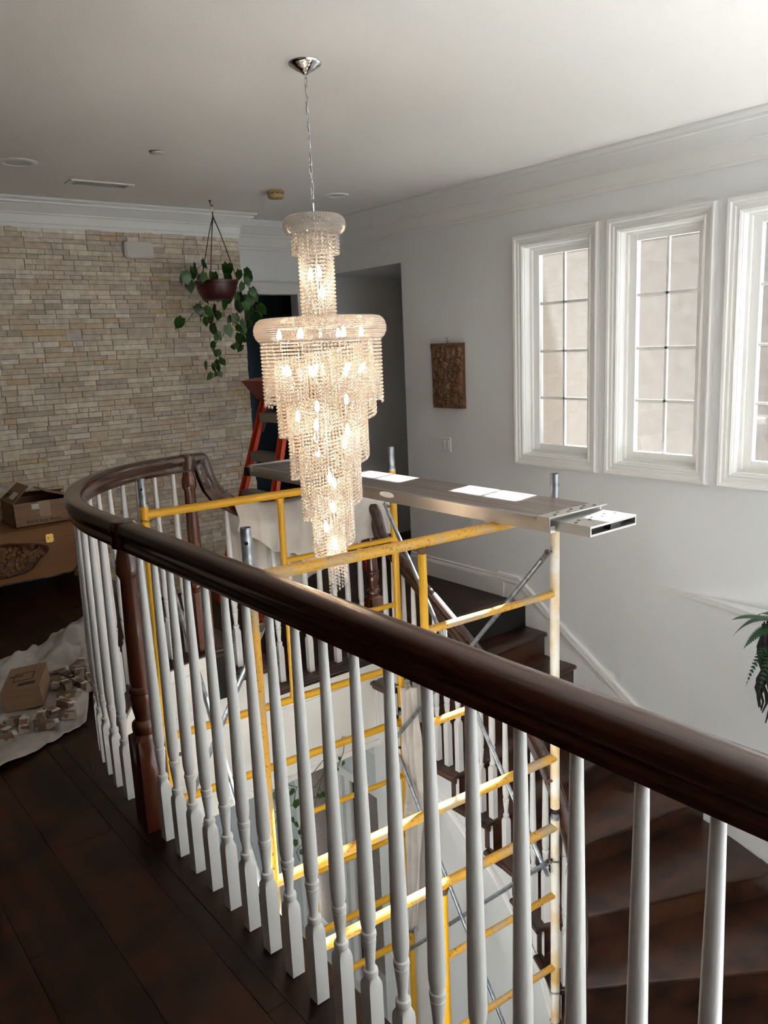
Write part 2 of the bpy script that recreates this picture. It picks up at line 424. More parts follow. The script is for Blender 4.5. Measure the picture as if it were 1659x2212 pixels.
# ---- upper floor: dark walnut planks on a slab
outl = [(XL,-2.4)] + [(p.x, p.y) for p in offset_path(GUARD, 0.05)]
outl[1] = (GX+0.05, -2.4)
outl += [(1.86, EY+EB-0.05), (1.86, YS+0.06), (XL, YS+0.06)]
b = MB(); b.prism(outl, -0.30, -0.014)
floor_up = struct(b.build('floor', M['seam']), 'dark walnut plank floor of the upper hall')
def plank_obj(poly, z0, z1, parent, matl):
    b = MB(); n = len(poly)
    cx = sum(p[0] for p in poly)/n; cyy = sum(p[1] for p in poly)/n
    e = 0.0010
    def sh(p, d):
        v = Vector((p[0]-cx, p[1]-cyy, 0))
        return (p[0]-math.copysign(min(d, abs(v.x)), v.x), p[1]-math.copysign(min(d, abs(v.y)), v.y))
    lo = [sh(p, 0.0003) for p in poly]; hi = [sh(p, e) for p in poly]
    vs = [(x, y, z0) for x, y in lo] + [(x, y, z1-0.0018) for x, y in lo] + [(x, y, z1) for x, y in hi]
    fs = [tuple(range(2*n, 3*n))]
    for i in range(n):
        j = (i+1) % n
        fs += [(i, j, n+j, n+i), (n+i, n+j, 2*n+j, 2*n+i)]
    b.add(vs, fs)
    return b.build('plank', matl, parent)
rnd = random.Random(3)
edges = [-1.6, -1.195, -0.805, -0.415, -0.22, -0.025, 0.17, 0.365, 0.56, 0.755, 0.812]
for k in range(len(edges)-1):
    y = -2.4 - rnd.random()*0.6 + (0.75 if k == 9 else 0)
    while y < YS:
        L = rnd.uniform(1.3, 2.1); y0, y1 = max(y, -2.4), min(y+L, YS)
        if y1-y0 > 0.05:
            plank_obj([(edges[k], y0), (edges[k+1], y0), (edges[k+1], y1), (edges[k], y1)], -0.02, rnd.uniform(-0.0008, 0.0006), floor_up, M['plank'])
        y += L
edges2 = [0.812, 0.95, 1.145, 1.34, 1.535, 1.73, 1.79]
for k in range(len(edges2)-1):
    xa, xb = edges2[k], edges2[k+1]
    ya, yb_ = ell_y(xa, -0.065), ell_y(xb, -0.065); ym = ell_y((xa+xb)/2, -0.065)
    cut = rnd.uniform(4.6, 5.4)
    plank_obj([(xa, ya), ((xa+xb)/2, ym), (xb, yb_), (xb, cut), (xa, cut)], -0.02, 0.0, floor_up, M['plank'])
    plank_obj([(xa, cut), (xb, cut), (xb, YS), (xa, YS)], -0.02, 0.0005, floor_up, M['plank'])
# border boards that carry the balusters, and the rounded nosing towards the open well
for a, c in ((0, 2), (2, 5), (5, 14), (14, 24), (24, 34)):
    seg = GUARD[a:c+1]
    b = MB(); b.sweep(seg, [(-0.0645,-0.02),(0.07,-0.02),(0.082,-0.012),(0.085,-0.002),(0.075,0.0012),(-0.0645,0.0012)])
    b.build('border_board', M['plank'], floor_up, smooth=40)

# fascia under the well's edge, with mouldings, and the ceiling of the ground floor behind it
b = MB(); STR, CUR = GUARD[:6], GUARD[5:]
for seg, zb0 in ((STR, ZF), (CUR, -0.96)):  # straight part carried down to the ground, unseen, to bounce sunlight
    b.sweep(seg, [(0.03,zb0),(0.055,zb0),(0.055,-0.022),(0.03,-0.022)])
b.sweep(GUARD, [(0.0552,-0.11),(0.075,-0.085),(0.075,-0.05),(0.085,-0.022),(0.0552,-0.022)])
b.sweep(GUARD, [(0.0552,-0.36),(0.072,-0.345),(0.072,-0.32),(0.062,-0.30),(0.0552,-0.30)])
struct(b.build('trim_1', M['trim'], smooth=35), 'white moulded fascia of the upper floor, with an added unseen wall that bounces sun')
b = MB()
b.prism([(XL,-2.4),(GX+0.02,-2.4),(GX+0.02,2.45),(XL,2.45)], -0.48, -0.44)
b.box(XL, 2.45, -0.99, GX+0.02, 2.50, -0.44)
b.prism([(XL,2.5),(GX+0.02,2.5)] + [(p.x,p.y) for p in GUARD[6:]] + [(1.75,3.9),(2.95,3.9),(2.95,8.2),(XL,8.2)], -0.99, -0.95)
b.prism([(2.95,3.9),(6.0,3.9),(6.0,8.2),(2.95,8.2)], -0.99, -0.95)
struct(b.build('ceiling_ground', M['wall']), 'white ceiling of the ground floor')

# ---- the two steps from the upper floor down to the landing, the landing, the curved flight
stair = thing('staircase', 'dark cherry wood staircase curving down from the landing along the window wall', 'staircase', (2.9, 3.9, ZL))
def board(name, poly, z0, z1, parent, matl=None): 
    o = plank_obj(poly, z0, z1, parent, matl or M['tread']); o.name = name; return o
FY = 3.845  # open edge of the first steps and the landing
def nosed(name, poly_pts, z, parent):
    """solid board with a rounded nosing along its first edge"""
    o = MB(); o.prism(poly_pts, z-0.032, z); return o.build(name, M['tread'], parent)
# floor nosing, riser, middle step, riser
def step_x(x0, x1, z, zlow):
    t = MB()
    t.sweep([(x1, FY-0.03, z), (x1, YS-0.035, z)], [(-0.10,-0.032),(0.0,-0.032),(0.012,-0.026),(0.016,-0.015),(0.012,-0.005),(0.0,0.001),(-0.10,0.001)])
    tr = t.build('tread', M['tread'], stair, smooth=40)
    if x1-x0 > 0.12:
        board('board', [(x0, FY-0.03), (x1-0.10, FY-0.03), (x1-0.10, YS-0.035), (x0, YS-0.035)], z-0.032, z, tr)
    r = MB(); r.box(x1-0.03, FY, zlow, x1-0.012, YS-0.035, z-0.03); r.build('riser', M['tread'], stair)
    c = MB(); c.sweep([(x0-0.02, FY-0.03, z), (x1+0.005, FY-0.03, z)], [(0,-0.05),(0.004,-0.05),(0.004,-0.032),(0.012,-0.026),(0.016,-0.015),(0.012,-0.004),(0,0.001)])
    c.build('tread_end', M['tread'], tr, smooth=40)
step_x(1.80, 1.885, 0.0, -0.175)
step_x(1.86, 2.155, -0.175, ZL)
# landing planks, running along y like the hall's
b = MB(); b.box(2.12, FY+0.03, ZL-0.25, 6.0, YB, ZL-0.014)
landing = struct(b.build('floor_landing', M['seam']), 'dark plank floor of the stair landing')
lx = [2.135, 2.33, 2.525, 2.72, 2.915, 3.11, 3.305, 3.50, 3.695, 3.89, 4.085, 4.33]
for k in range(len(lx)-1):
    ys = 3.95 if lx[k] < 2.8 else 4.02
    cut = rnd.uniform(4.7, 5.6)
    ye = YS if lx[k] < 3.36 else YB
    plank_obj([(lx[k], ys), (lx[k+1], ys), (lx[k+1], cut), (lx[k], cut)], ZL-0.02, ZL, landing, M['plank'])
    plank_obj([(lx[k], cut), (lx[k+1], cut), (lx[k+1], ye), (lx[k], ye)], ZL-0.02, ZL+0.0004, landing, M['plank'])
plank_obj([(4.33, 5.18), (6.0, 5.18), (6.0, YB), (4.33, YB)], ZL-0.02, ZL, landing, M['plank'])
c = MB(); c.sweep([(2.14, FY+0.105, ZL), (2.99, FY+0.105, ZL)], [(-0.0,-0.05),(0.109,-0.05),(0.109,-0.032),(0.119,-0.026),(0.123,-0.015),(0.119,-0.004),(0.109,0.002),(0,0.002)])
c.build('landing_nosing', M['tread'], stair, smooth=40)
# flight
RIN, ROUT = 1.175, 2.605
def nline(k):
    ys = {0: 3.92, 1: 3.655, 2: 3.39, 3: 3.115, 4: 2.85}
    if k in ys: return Vector((SCX+RIN, ys[k], 0)), Vector((SCX+ROUT, ys[k], 0)), Vector((0,-1,0))
    th = math.radians(-11.5*(k-4)) if k < 7 else math.radians(-34.0 - 12*(k-7))
    d = Vector((math.cos(th), math.sin(th), 0)); t = Vector((math.sin(th), -math.cos(th), 0))
    c = Vector((SCX, SCY, 0))
    return c+d*RIN, c+d*ROUT, t
NT = 15
for k in range(0, NT+1):
    z = ZL-0.175*k
    a, c_, t = nline(k)
    # nosing strip
    s = MB(); inset = -t*0.095
    dr = (c_-a).normalized()
    prof = [(0.0,-0.032),(0.095,-0.032),(0.105,-0.026),(0.109,-0.015),(0.105,-0.004),(0.095,0.001),(0,0.001)]
    vs = []
    for p in (a-dr*0.02, c_):
        for u, v in prof: vs.append(p - t*0.109 + t*u + Vector((0,0,z+v)))
    n = len(prof)
    s.add(vs, [(j,(j+1)%n,n+(j+1)%n,n+j) for j in range(n)] + [tuple(range(n-1,-1,-1)), tuple(range(n,2*n))])
    tr = s.build('tread', M['tread'], stair, smooth=40)
    if k > 0:
        pa, pc, pt = nline(k-1)
        pts_in = [mid(a-t*0.109, pa-pt*0.03, q) for q in (0, 0.5, 1)]; pts_out = [mid(c_-t*0.109, pc-pt*0.03, q) for q in (0, 0.5, 1)]
        if k >= 5:
            for q in (0, 1, 2):
                for lst, R in ((pts_in, RIN), (pts_out, ROUT)):
                    v = lst[q]-Vector((SCX,SCY,0)); lst[q] = Vector((SCX,SCY,0))+v.normalized()*R
        for q in range(2):
            board('board', [tuple(pts_in[q][:2]), tuple(pts_out[q][:2]), tuple(pts_out[q+1][:2]), tuple(pts_in[q+1][:2])], z-0.03, z, tr)
        e = MB()  # return moulding along the open end
        e.sweep([Vector((*pts_in[2][:2], z)), Vector((*pts_in[0][:2], z)), Vector((*(a+t*0.002)[:2], z))] , [(0,-0.05),(0.012,-0.05),(0.014,-0.032),(0.026,-0.026),(0.03,-0.015),(0.026,-0.004),(0,0.001)])
        e.build('tread_end', M['tread'], tr, smooth=40)
    # riser below this nosing
    r = MB(); p0 = a - t*0.045; p1 = c_ - t*0.045; th_ = t*0.018
    r.add([p0+Vector((0,0,z-0.175)), p1+Vector((0,0,z-0.175)), p1+Vector((0,0,z-0.03)), p0+Vector((0,0,z-0.03)),
           p0+th_+Vector((0,0,z-0.175)), p1+th_+Vector((0,0,z-0.175)), p1+th_+Vector((0,0,z-0.03)), p0+th_+Vector((0,0,z-0.03))],
          [(0,1,2,3),(7,6,5,4),(0,4,5,1),(3,2,6,7),(0,3,7,4),(1,5,6,2)])
    r.build('riser', M['tread'], stair)

# ---- walls
def panel_wall(name, matl, boxes, label=None):
    b = MB()
    for q in boxes: b.box(*q)
    return struct(b.build(name, matl), label)
NW = 3
WIN = [(3.24+i*0.0-0.7725*i, 3.95-0.7725*i) for i in range(NW)]   # casing extents along y
Z0W, Z1W = 0.765, 2.172
OPEN = [(a+0.078, c-0.082) for a, c in WIN]
bx = [(XR, -2.4, Z1W, XR+0.16, 5.18, ZC+0.1), (XR, -2.4, 0.0, XR+0.16, 5.18, Z0W), (XR, 5.18, 2.21, XR+0.16, YB+0.1, ZC+0.1)]
ys = [-2.4] + [v for o in sorted(OPEN) for v in o] + [5.18]
for i in range(0, len(ys), 2): bx.append((XR, ys[i], Z0W, XR+0.16, ys[i+1], Z1W))
bx.append((XR, SCY, ZF, XR+0.16, 5.18, 0.0))
wall_r = panel_wall('wall_right', M['wall'], bx, 'off-white wall with the row of tall windows')
# lower part of that wall: it curves in with the stair, a shelf where it leaves the straight wall
b = MB(); RW = XR-SCX; pts = []
NA = 40
for i in range(NA+1):
    th = -math.radians(150)*i/NA; pts.append((SCX+RW*math.cos(th), SCY+RW*math.sin(th)))
vs = []; fs = []
for i, (x, y) in enumerate(pts):
    d = Vector((x-SCX, y-SCY, 0)).normalized()
    rc = min(1.0, max(0.0, (XR-x)/0.10)); k1, k2 = 0.018*rc, 0.06*rc
    vs += [(x, y, ZF), (x, y, -0.075), (x+d.x*k1, y+d.y*k1, -0.022), (x+d.x*k2, y+d.y*k2, 0.006), (x+d.x*(k2+0.02), y+d.y*(k2+0.02), 0.012)]
    if i:
        o = 5*(i-1)
        for q in range(4): fs.append((o+q, o+5+q, o+6+q, o+1+q))
b.add(vs, fs)
wc = b.build('wall_stair', M['wall'], smooth=50); fixn(wc.data); struct(wc, 'curved off-white wall beside the stair')
b = MB(); shelf = [(XR+0.02, SCY)]
for x, y in pts[:20]: shelf.append((x, y))
shelf += [(XR+0.02, pts[19][1])]
b.prism(shelf, -0.02, 0.010)
struct(b.build('trim_2', M['wall']), 'shallow ledge where the curved wall leaves the straight one')
# stone wall, wall behind it, left and front walls, alcove beyond the passage
panel_wall('wall_back', M['wall'], [(3.30, YB, 2.05, 4.09, YB+0.12, ZC+0.1), (3.30, YB, ZL-0.3, 3.47, YB+0.12, 2.05), (4.09, YB, ZL-0.3, 6.1, YB+0.12, ZC+0.1)], 'off-white wall with the dark doorway')
panel_wall('wall_left', M['grey_wall'], [(XL-0.12, -2.4, ZF, XL, 8.2, ZC+0.1)], 'wall beyond the hall')
panel_wall('wall_light_block', M['block_brown'], [(-0.87, -2.4, 0.0, -0.75, 2.6, ZC)], 'dark brown wall added out of view to block light from the hall')  # unseen dark wall, added to keep hall light off the balusters
panel_wall('wall_alcove', M['grey_wall'], [(6.0, 5.0, ZL-0.3, 6.1, YB+0.1, 2.35), (XR+0.16, 5.06, ZL-0.3, 6.1, 5.18, 2.35)], 'grey end wall of the side passage')
panel_wall('ceiling_passage', M['wall'], [(XR+0.16, 5.06, 2.21, 6.1, YB+0.1, 2.31)], 'low ceiling of the side passage')
# front wall with the tall entry window (behind the camera)
ZW = -1.0
panel_wall('wall_front', M['wall'], [(XL-0.12,-2.52,ZF,2.2,-2.4,ZC+0.1),(4.1,-2.52,ZF,XR+0.2,-2.4,ZC+0.1),(2.2,-2.52,ZW,4.1,-2.4,ZC+0.1),(2.2,-2.52,ZF,4.1,-2.4,-2.7)], 'front wall with the tall entry window')
fw_ = sroot('window_4', (2.2,-2.46,-2.7)); fw_['label'] = 'wide gridded entry window in the front wall'
b = MB()
for i in range(5): x = 2.2+1.9*i/4; b.box(x-0.03,-2.48,-2.7,x+0.03,-2.43,ZW)
for i in range(4): z = -2.7+(ZW+2.7)*i/3; b.box(2.2,-2.48,z-0.03,4.1,-2.43,z+0.03)
b.build('window_frame', M['trim'], fw_)
b = MB(); b.box(2.2,-2.462,-2.7,4.1,-2.458,ZW); b.build('pane', M['glass'], fw_)
portal((3.15,-2.5,(ZW-2.7)/2), (PI/2, 0, PI), 1.9, ZW+2.7)
b = MB(); b.box(XL-0.12,-2.52,ZC,XR+0.16,8.3,ZC+0.12); struct(b.build('ceiling', M['ceiling']), 'white textured ceiling')
# ground floor
b = MB(); b.box(XL-0.12,-2.52,ZF-0.2,6.1,8.3,ZF); fg = struct(b.build('floor_ground', M['tile']), 'pale grey tiled ground floor')
# beam wall below the landing
b = MB(); b.box(1.72, 3.865, -0.95, 2.97, 3.90, ZL-0.03); b.box(1.72, 3.865, ZL-0.03, 2.13, 3.90, -0.175-0.03); b.box(1.72,3.865,-0.21,1.86,3.90,-0.03)
struct(b.build('wall_landing', M['trim']), 'white panelled face of the landing')
b = MB()
for (x0, x1, z0, z1) in ((2.20, 2.90, -0.86, -0.50),):
    for q in ((x0,z0,x1,z0+0.02),(x0,z1-0.02,x1,z1),(x0,z0+0.02,x0+0.02,z1-0.02),(x1-0.02,z0+0.02,x1,z1-0.02)): b.box(q[0],3.855,q[1],q[2],3.866,q[3])
b.box(1.72, 3.85, -0.965, 2.97, 3.87, -0.93)
struct(b.build('trim_3', M['trim']), 'thin panel moulding on the face of the landing')
# wall under the flight, curving with it, and its sloped moulding
b = MB(); RI2 = RIN+0.02
def inner_pts(k):
    pa, pc, pt = nline(k); 
    if k <= 4: return Vector((SCX+RI2, pa.y, 0))
    v = pa-Vector((SCX,SCY,0)); return Vector((SCX,SCY,0))+v.normalized()*RI2
for k in range(1, NT+1):
    p0, p1 = inner_pts(k-1), inner_pts(k); z = ZL-0.175*k-0.03
    nseg = 1 if k <= 4 else 3
    last = None
    for q in range(nseg+1):
        p = mid(p0, p1, q/nseg)
        if k > 4: p = Vector((SCX,SCY,0))+(p-Vector((SCX,SCY,0))).normalized()*RI2
        if last is not None: b.add([(last.x,last.y,ZF),(p.x,p.y,ZF),(p.x,p.y,z),(last.x,last.y,z)], [(3,2,1,0)])
        last = p
struct(b.build('wall_understair', M['wall'], smooth=30), 'off-white wall under the curving flight')
tp = []; 
for k in range(1, NT+1):
    p = inner_pts(k); v = (Vector((SCX,SCY,0))-p).normalized() if k > 4 else Vector((-1,0,0)); tp.append(p+v*0.001+Vector((0,0,ZL-0.175*k-0.32)))
b = MB(); b.sweep(tp, [(0.0,-0.03),(0.014,-0.03),(0.018,-0.012),(0.010,0.0),(0.018,0.012),(0.014,0.03),(0.0,0.03)], closed_prof=True)
struct(b.build('trim_4', M['trim'], smooth=40), 'sloped moulding on the wall under the stair')
# white skirting along the outer wall of the flight
sk = []
sk_t = []
def outer_pt(k, off):
    a, c_, t = nline(k)
    if k <= 4: return Vector((XR-off, c_.y, 0))
    return Vector((SCX,SCY,0))+(c_-Vector((SCX,SCY,0))).normalized()*(RW-off)
pp = [Vector((XR-0.012, 3.93, 0))] + [outer_pt(k, 0.012) for k in range(1, NT+1)]
b = MB()
for k in range(NT):
    p0, p1 = pp[k], pp[k+1]; z0, z1 = ZL-0.175*k, ZL-0.175*(k+1)
    n = 3
    for q in range(n):
        u0_, u1_ = q/n, (q+1)/n
        a, c_ = mid(p0,p1,u0_), mid(p0,p1,u1_); za, zc = z0+(z1-z0)*u0_, z0+(z1-z0)*u1_
        b.add([(a.x,a.y,za-0.30),(c_.x,c_.y,zc-0.30),(c_.x,c_.y,zc+0.13),(a.x,a.y,za+0.13)], [(0,1,2,3)])
ob = b.build('baseboard_stair', M['trim']); struct(ob, 'white skirting stepping down beside the stair')
b = MB(); path = [Vector((p.x,p.y,ZL-0.175*k+0.13)) for k, p in enumerate(pp)]
b.sweep([Vector((XR-0.012,4.15,ZL+0.155))]+[Vector((XR-0.012,3.95,ZL+0.155))]+path[1:], [(0.0,-0.035),(0.010,-0.03),(0.014,-0.008),(0.006,0.0),(0.016,0.012),(0.012,0.03),(-0.012,0.035),(-0.012,-0.035)])
b.build('skirting_cap', M['trim'], ob, smooth=40)
b = MB(); b.box(XR-0.016, 3.93, ZL, XR, 5.18, ZL+0.12); b.sweep([(XR,4.10,ZL+0.12),(XR,5.18,ZL+0.12)], [(-0.018,0),(-0.016,0.02),(-0.008,0.028),(-0.012,0.04),(0.0,0.05),(0,0)])
b.box(XR-0.022, 4.085, ZL, XR, 4.11, ZL+0.185)
struct(b.build('baseboard_right', M['trim'], smooth=40), 'white baseboard along the landing')
# passage below the landing: grey wall with two tall openings, beige plaster wall beyond
b = MB(); X2 = 2.985
for (y0,y1,z0,z1) in ((3.90,8.2,-1.46,-0.95),(4.36,4.50,ZF,-1.46),(5.07,8.2,ZF,-1.46)): b.box(X2,y0,z0,X2+0.1,y1,z1)
b.box(X2+0.0,3.70,ZF,X2+0.02,3.90,-0.95)
struct(b.build('wall_passage', M['grey_wall']), 'grey wall of the passage below the landing')
b = MB(); b.box(3.16,3.92,ZF,3.22,5.30,-0.95); struct(b.build('wall_beyond', M['beige']), 'beige sponged plaster wall beyond the opening')
b = MB()
for q in ((XL-0.12,8.2,-0.9,6.1,8.3,ZC),(XL-0.12,8.2,ZF,0.2,8.3,-0.9),(2.6,8.2,ZF,3.2,8.3,-0.9),(4.2,8.2,ZF,6.1,8.3,-0.9)): b.box(*q)
struct(b.build('wall_far', M['grey_wall']), 'far grey wall of the ground floor')
b = MB()
for y in (4.36, 4.48, 5.07): b.box(X2-0.015, y-0.012, ZF, X2, y+0.045, -1.46)
b.box(X2-0.017, 3.9, -1.46, X2, 5.12, -1.40)
b.sweep([(X2,8.2,-1.08),(X2,3.9,-1.08)], [(0,-0.06),(0.02,-0.055),(0.03,-0.02),(0.06,0.03),(0.075,0.06),(0.09,0.13),(0,0.13)])
struct(b.build('trim_5', M['trim'], smooth=35), 'white casings and cornice of the lower passage')
panel_wall('wall_fill_windows', M['wall'], [(-2.32,-2.4,ZF,-2.2,8.2,-2.9),(-2.32,-2.4,-0.6,-2.2,2.5,-0.44),(-2.32,2.5,-1.05,-2.2,8.2,-0.95),(-2.32,-2.4,-2.9,-2.2,-2.0,-0.6),(-2.32,2.3,-2.9,-2.2,2.6,-0.6),(-2.32,6.5,-2.9,-2.2,8.2,-1.05)], 'ground-floor wall added to hold the unseen daylight windows')  # unseen wall and windows, added to light the lower right wall
g2 = sroot('window_6', (-2.26,3.0,-2.9)); g2['label'] = 'row of unseen windows added for daylight on the ground floor'
for ya, yb3, zt3, nn in ((-2.0,2.3,-0.6,4),(2.6,6.5,-1.05,4)):
    b = MB()
    for i in range(nn+1): y = ya+(yb3-ya)*i/nn; b.box(-2.29,y-0.03,-2.9,-2.23,y+0.03,zt3)
    b.build('window_frame', M['trim'], g2)
    b = MB(); b.box(-2.262,ya,-2.9,-2.258,yb3,zt3); b.build('pane', M['glass'], g2)
    portal((-2.3,(ya+yb3)/2,(zt3-2.9)/2), (PI/2, 0, -PI/2), yb3-ya, zt3+2.9)
gd = sroot('window_5', (0.2,8.25,ZF)); gd['label'] = 'unseen windows added for daylight at the far end of the ground floor'  # added windows, out of view, to brighten the passage below the landing
for xa, xb in ((0.2,2.6),(3.2,4.2)):
    b = MB(); b.box(xa,8.248,ZF,xb,8.252,-0.9); b.build('pane', M['glass'], gd)
    portal(((xa+xb)/2,8.28,(ZF-0.9)/2), (-PI/2, 0, PI), xb-xa, -0.9-ZF)
b = MB()
for y in (4.352, 4.512, 5.062): b.box(X2+0.02, y-0.004, ZF, X2+0.03, y+0.004, -1.46)
struct(b.build('door_1', M['black']), 'black framed glass door of the lower passage')

# ---- the dark doorway in the wall behind
b = MB()
b.box(3.39, YB-0.02, ZL, 3.47, YB, 2.05); b.box(4.075, YB-0.02, ZL, 4.15, YB, 2.05)
b.sweep([(3.37,YB,2.05),(4.18,YB,2.05)], [(0.0,0.0),(0.02,0.0),(0.024,0.03),(0.018,0.04),(0.028,0.06),(0.034,0.085),(0.05,0.10),(0.0,0.105)])
dr_ = struct(b.build('trim_6', M['trim'], smooth=35), 'white casing around the dark doorway')
b = MB(); b.box(3.40, YB+0.9, ZL, 4.6, YB+0.95, 2.2); b.box(3.36,YB+0.12,ZL,3.42,YB+0.95,2.2); b.box(4.5,YB+0.12,ZL,4.6,YB+0.95,2.2); b.box(3.36,YB+0.12,2.15,4.6,YB+0.95,2.2); b.box(3.36,YB+0.1,ZL-0.05,4.6,YB+0.95,ZL)
struct(b.build('wall_study', M['navy']), 'dark blue painted room beyond the doorway')
b = MB(); b.box(3.66, YB+0.30, ZL, 3.70, YB+0.86, 1.75); b.box(3.70, YB+0.32, ZL, 3.705, YB+0.40, 1.75)
struct(b.build('door_2', M['black']), 'black door leaf standing open in the dark room')

# ---- ledger stone wall: each stone a piece of its own
b = MB(); b.box(XL, YS+0.02, ZL-0.3, 3.36, YS+0.30, ZC)
wall_stone = struct(b.build('wall_stone', M['grout']), 'split-face ledger stone wall in beige and grey')
rnd = random.Random(11)
tones = [((0.47,0.405,0.32),5),((0.52,0.455,0.365),5),((0.42,0.345,0.265),5),((0.56,0.51,0.43),3),((0.45,0.36,0.27),3),((0.43,0.30,0.17),1.0),((0.36,0.30,0.245),2.5),((0.60,0.55,0.48),1.5),((0.40,0.36,0.325),1.5)]
tot = sum(t[1] for t in tones)
def tone():
    q = rnd.random()*tot
    for c_, wgt in tones:
        q -= wgt
        if q <= 0: break
    f = rnd.uniform(1.30, 1.52); g = 0.25; av = (0.47,0.405,0.325); return tuple((v*(1-g)+w_*g)*f for v, w_ in zip(c_, av))
def stone_mesh(bm_, x0, x1, z0, z1, dpt):
    e = 0.0004; s_ = 0.0026
    j = lambda: rnd.uniform(-0.003, 0.003)
    yf = YS+0.022-dpt; xs = [x0+e, x1-e]; zs = [z0+e, z1-e]
    fr = [(xs[0]+s_*0.6, yf+j(), zs[0]+s_*0.5), ((xs[0]+xs[1])/2, yf+j()-0.002, zs[0]+s_*0.5), (xs[1]-s_*0.6, yf+j(), zs[0]+s_*0.5),
          (xs[1]-s_*0.6, yf+j(), zs[1]-s_*0.5), ((xs[0]+xs[1])/2, yf+j()-0.002, zs[1]-s_*0.5), (xs[0]+s_*0.6, yf+j(), zs[1]-s_*0.5)]
    bk = [(xs[0], YS+0.022, zs[0]), ((xs[0]+xs[1])/2, YS+0.022, zs[0]), (xs[1], YS+0.022, zs[0]), (xs[1], YS+0.022, zs[1]), ((xs[0]+xs[1])/2, YS+0.022, zs[1]), (xs[0], YS+0.022, zs[1])]
    md = [(p[0], yf+0.006, p[2]) for p in bk]
    fs = [(0,1,4,5),(1,2,3,4)]
    for i in range(6):
        k = (i+1) % 6
        fs += [(6+i, 6+k, k, i), (12+i, 12+k, 6+k, 6+i)]
    b0 = len(bm_.v); bm_.add(fr+md+bk, fs)
    return len(bm_.v)-b0
def set_tone(me, cols):
    a = me.attributes.new('tone', 'FLOAT_COLOR', 'POINT')
    flat = []
    for c_ in cols: flat += [c_[0], c_[1], c_[2], 1.0]
    a.data.foreach_set('color', flat)
stones = []
z = ZL
def depth_(): return 0.014+rnd.choice((0.0,0.002,0.004,0.006,0.010))+rnd.uniform(0,0.003)
while z < 2.44:
    h1, h2 = rnd.uniform(0.030,0.043), rnd.uniform(0.030,0.043)
    if z+h1+h2 > 2.43: h1 = h2 = (2.47-z)/2
    x = 1.05 - rnd.random()*0.25
    while x < 3.36:
        L = rnd.uniform(0.10, 0.30)
        x1 = min(x+L, 3.36)
        if 3.36-x1 < 0.06: x1 = 3.36
        L = x1-x
        if rnd.random() < 0.13 and L < 0.2: stones.append((x, x1, z, z+h1+h2, depth_()))
        else:
            for za, zb_ in ((z, z+h1), (z+h1, z+h1+h2)):
                if L > 0.13 and rnd.random() < 0.78:
                    c_ = x+L*rnd.uniform(0.3, 0.7); stones.append((x, c_, za, zb_, depth_())); stones.append((c_, x1, za, zb_, depth_()))
                else: stones.append((x, x1, za, zb_, depth_()))
        x = x1
    z += h1+h2
def vis(s_): # the larger, unobstructed ones come first
    x0, x1, z0, z1, d = s_
    ok = z0 > 0.55 and x0 > 1.5
    return -((x1-x0)*(z1-z0) + (1.0 if ok else 0))
order = sorted(stones, key=vis)
for s_ in order[:300]:
    q = MB(); n = stone_mesh(q, *s_); me = q.mesh('stone', M['stone']); set_tone(me, [tone()]*n); link('stone', me, wall_stone)
q = MB(); cols = []
for s_ in order[300:]:
    n = stone_mesh(q, *s_); c_ = tone(); cols += [c_]*n
me = q.mesh('stone_courses', M['stone']); set_tone(me, cols); so = link('stone_courses', me, wall_stone); so['kind'] = 'stuff'

# ---- crown mouldings
CROWN = [(0,-0.235),(0.010,-0.235),(0.016,-0.222),(0.012,-0.212),(0.020,-0.200),(0.020,-0.130),(0.030,-0.124),(0.030,-0.112),(0.044,-0.104),(0.060,-0.082),(0.084,-0.058),(0.090,-0.050),(0.104,-0.046),(0.108,-0.030),(0.120,-0.024),(0.128,-0.012),(0.128,0.0),(0,0)]
CROWN2 = [(u_, v_*0.775) for u_, v_ in CROWN]
b = MB(); b.sweep([(XL,YS+0.02,ZC),(3.36,YS+0.02,ZC),(3.36,YB,ZC)], CROWN2)
struct(b.build('trim_7', M['trim'], smooth=30), 'white stepped crown moulding above the stone wall')
b = MB(); b.sweep([(3.36,YB,ZC),(XR,YB,ZC),(XR,-2.4,ZC)], CROWN)
struct(b.build('trim_8', M['trim'], smooth=30), 'white stepped crown moulding along the window wall')
b = MB(); b.box(XL, YS-0.004, 2.462, 3.364, YS+0.019, 2.49)
struct(b.build('trim_9', M['trim']), 'narrow white bead above the stone')

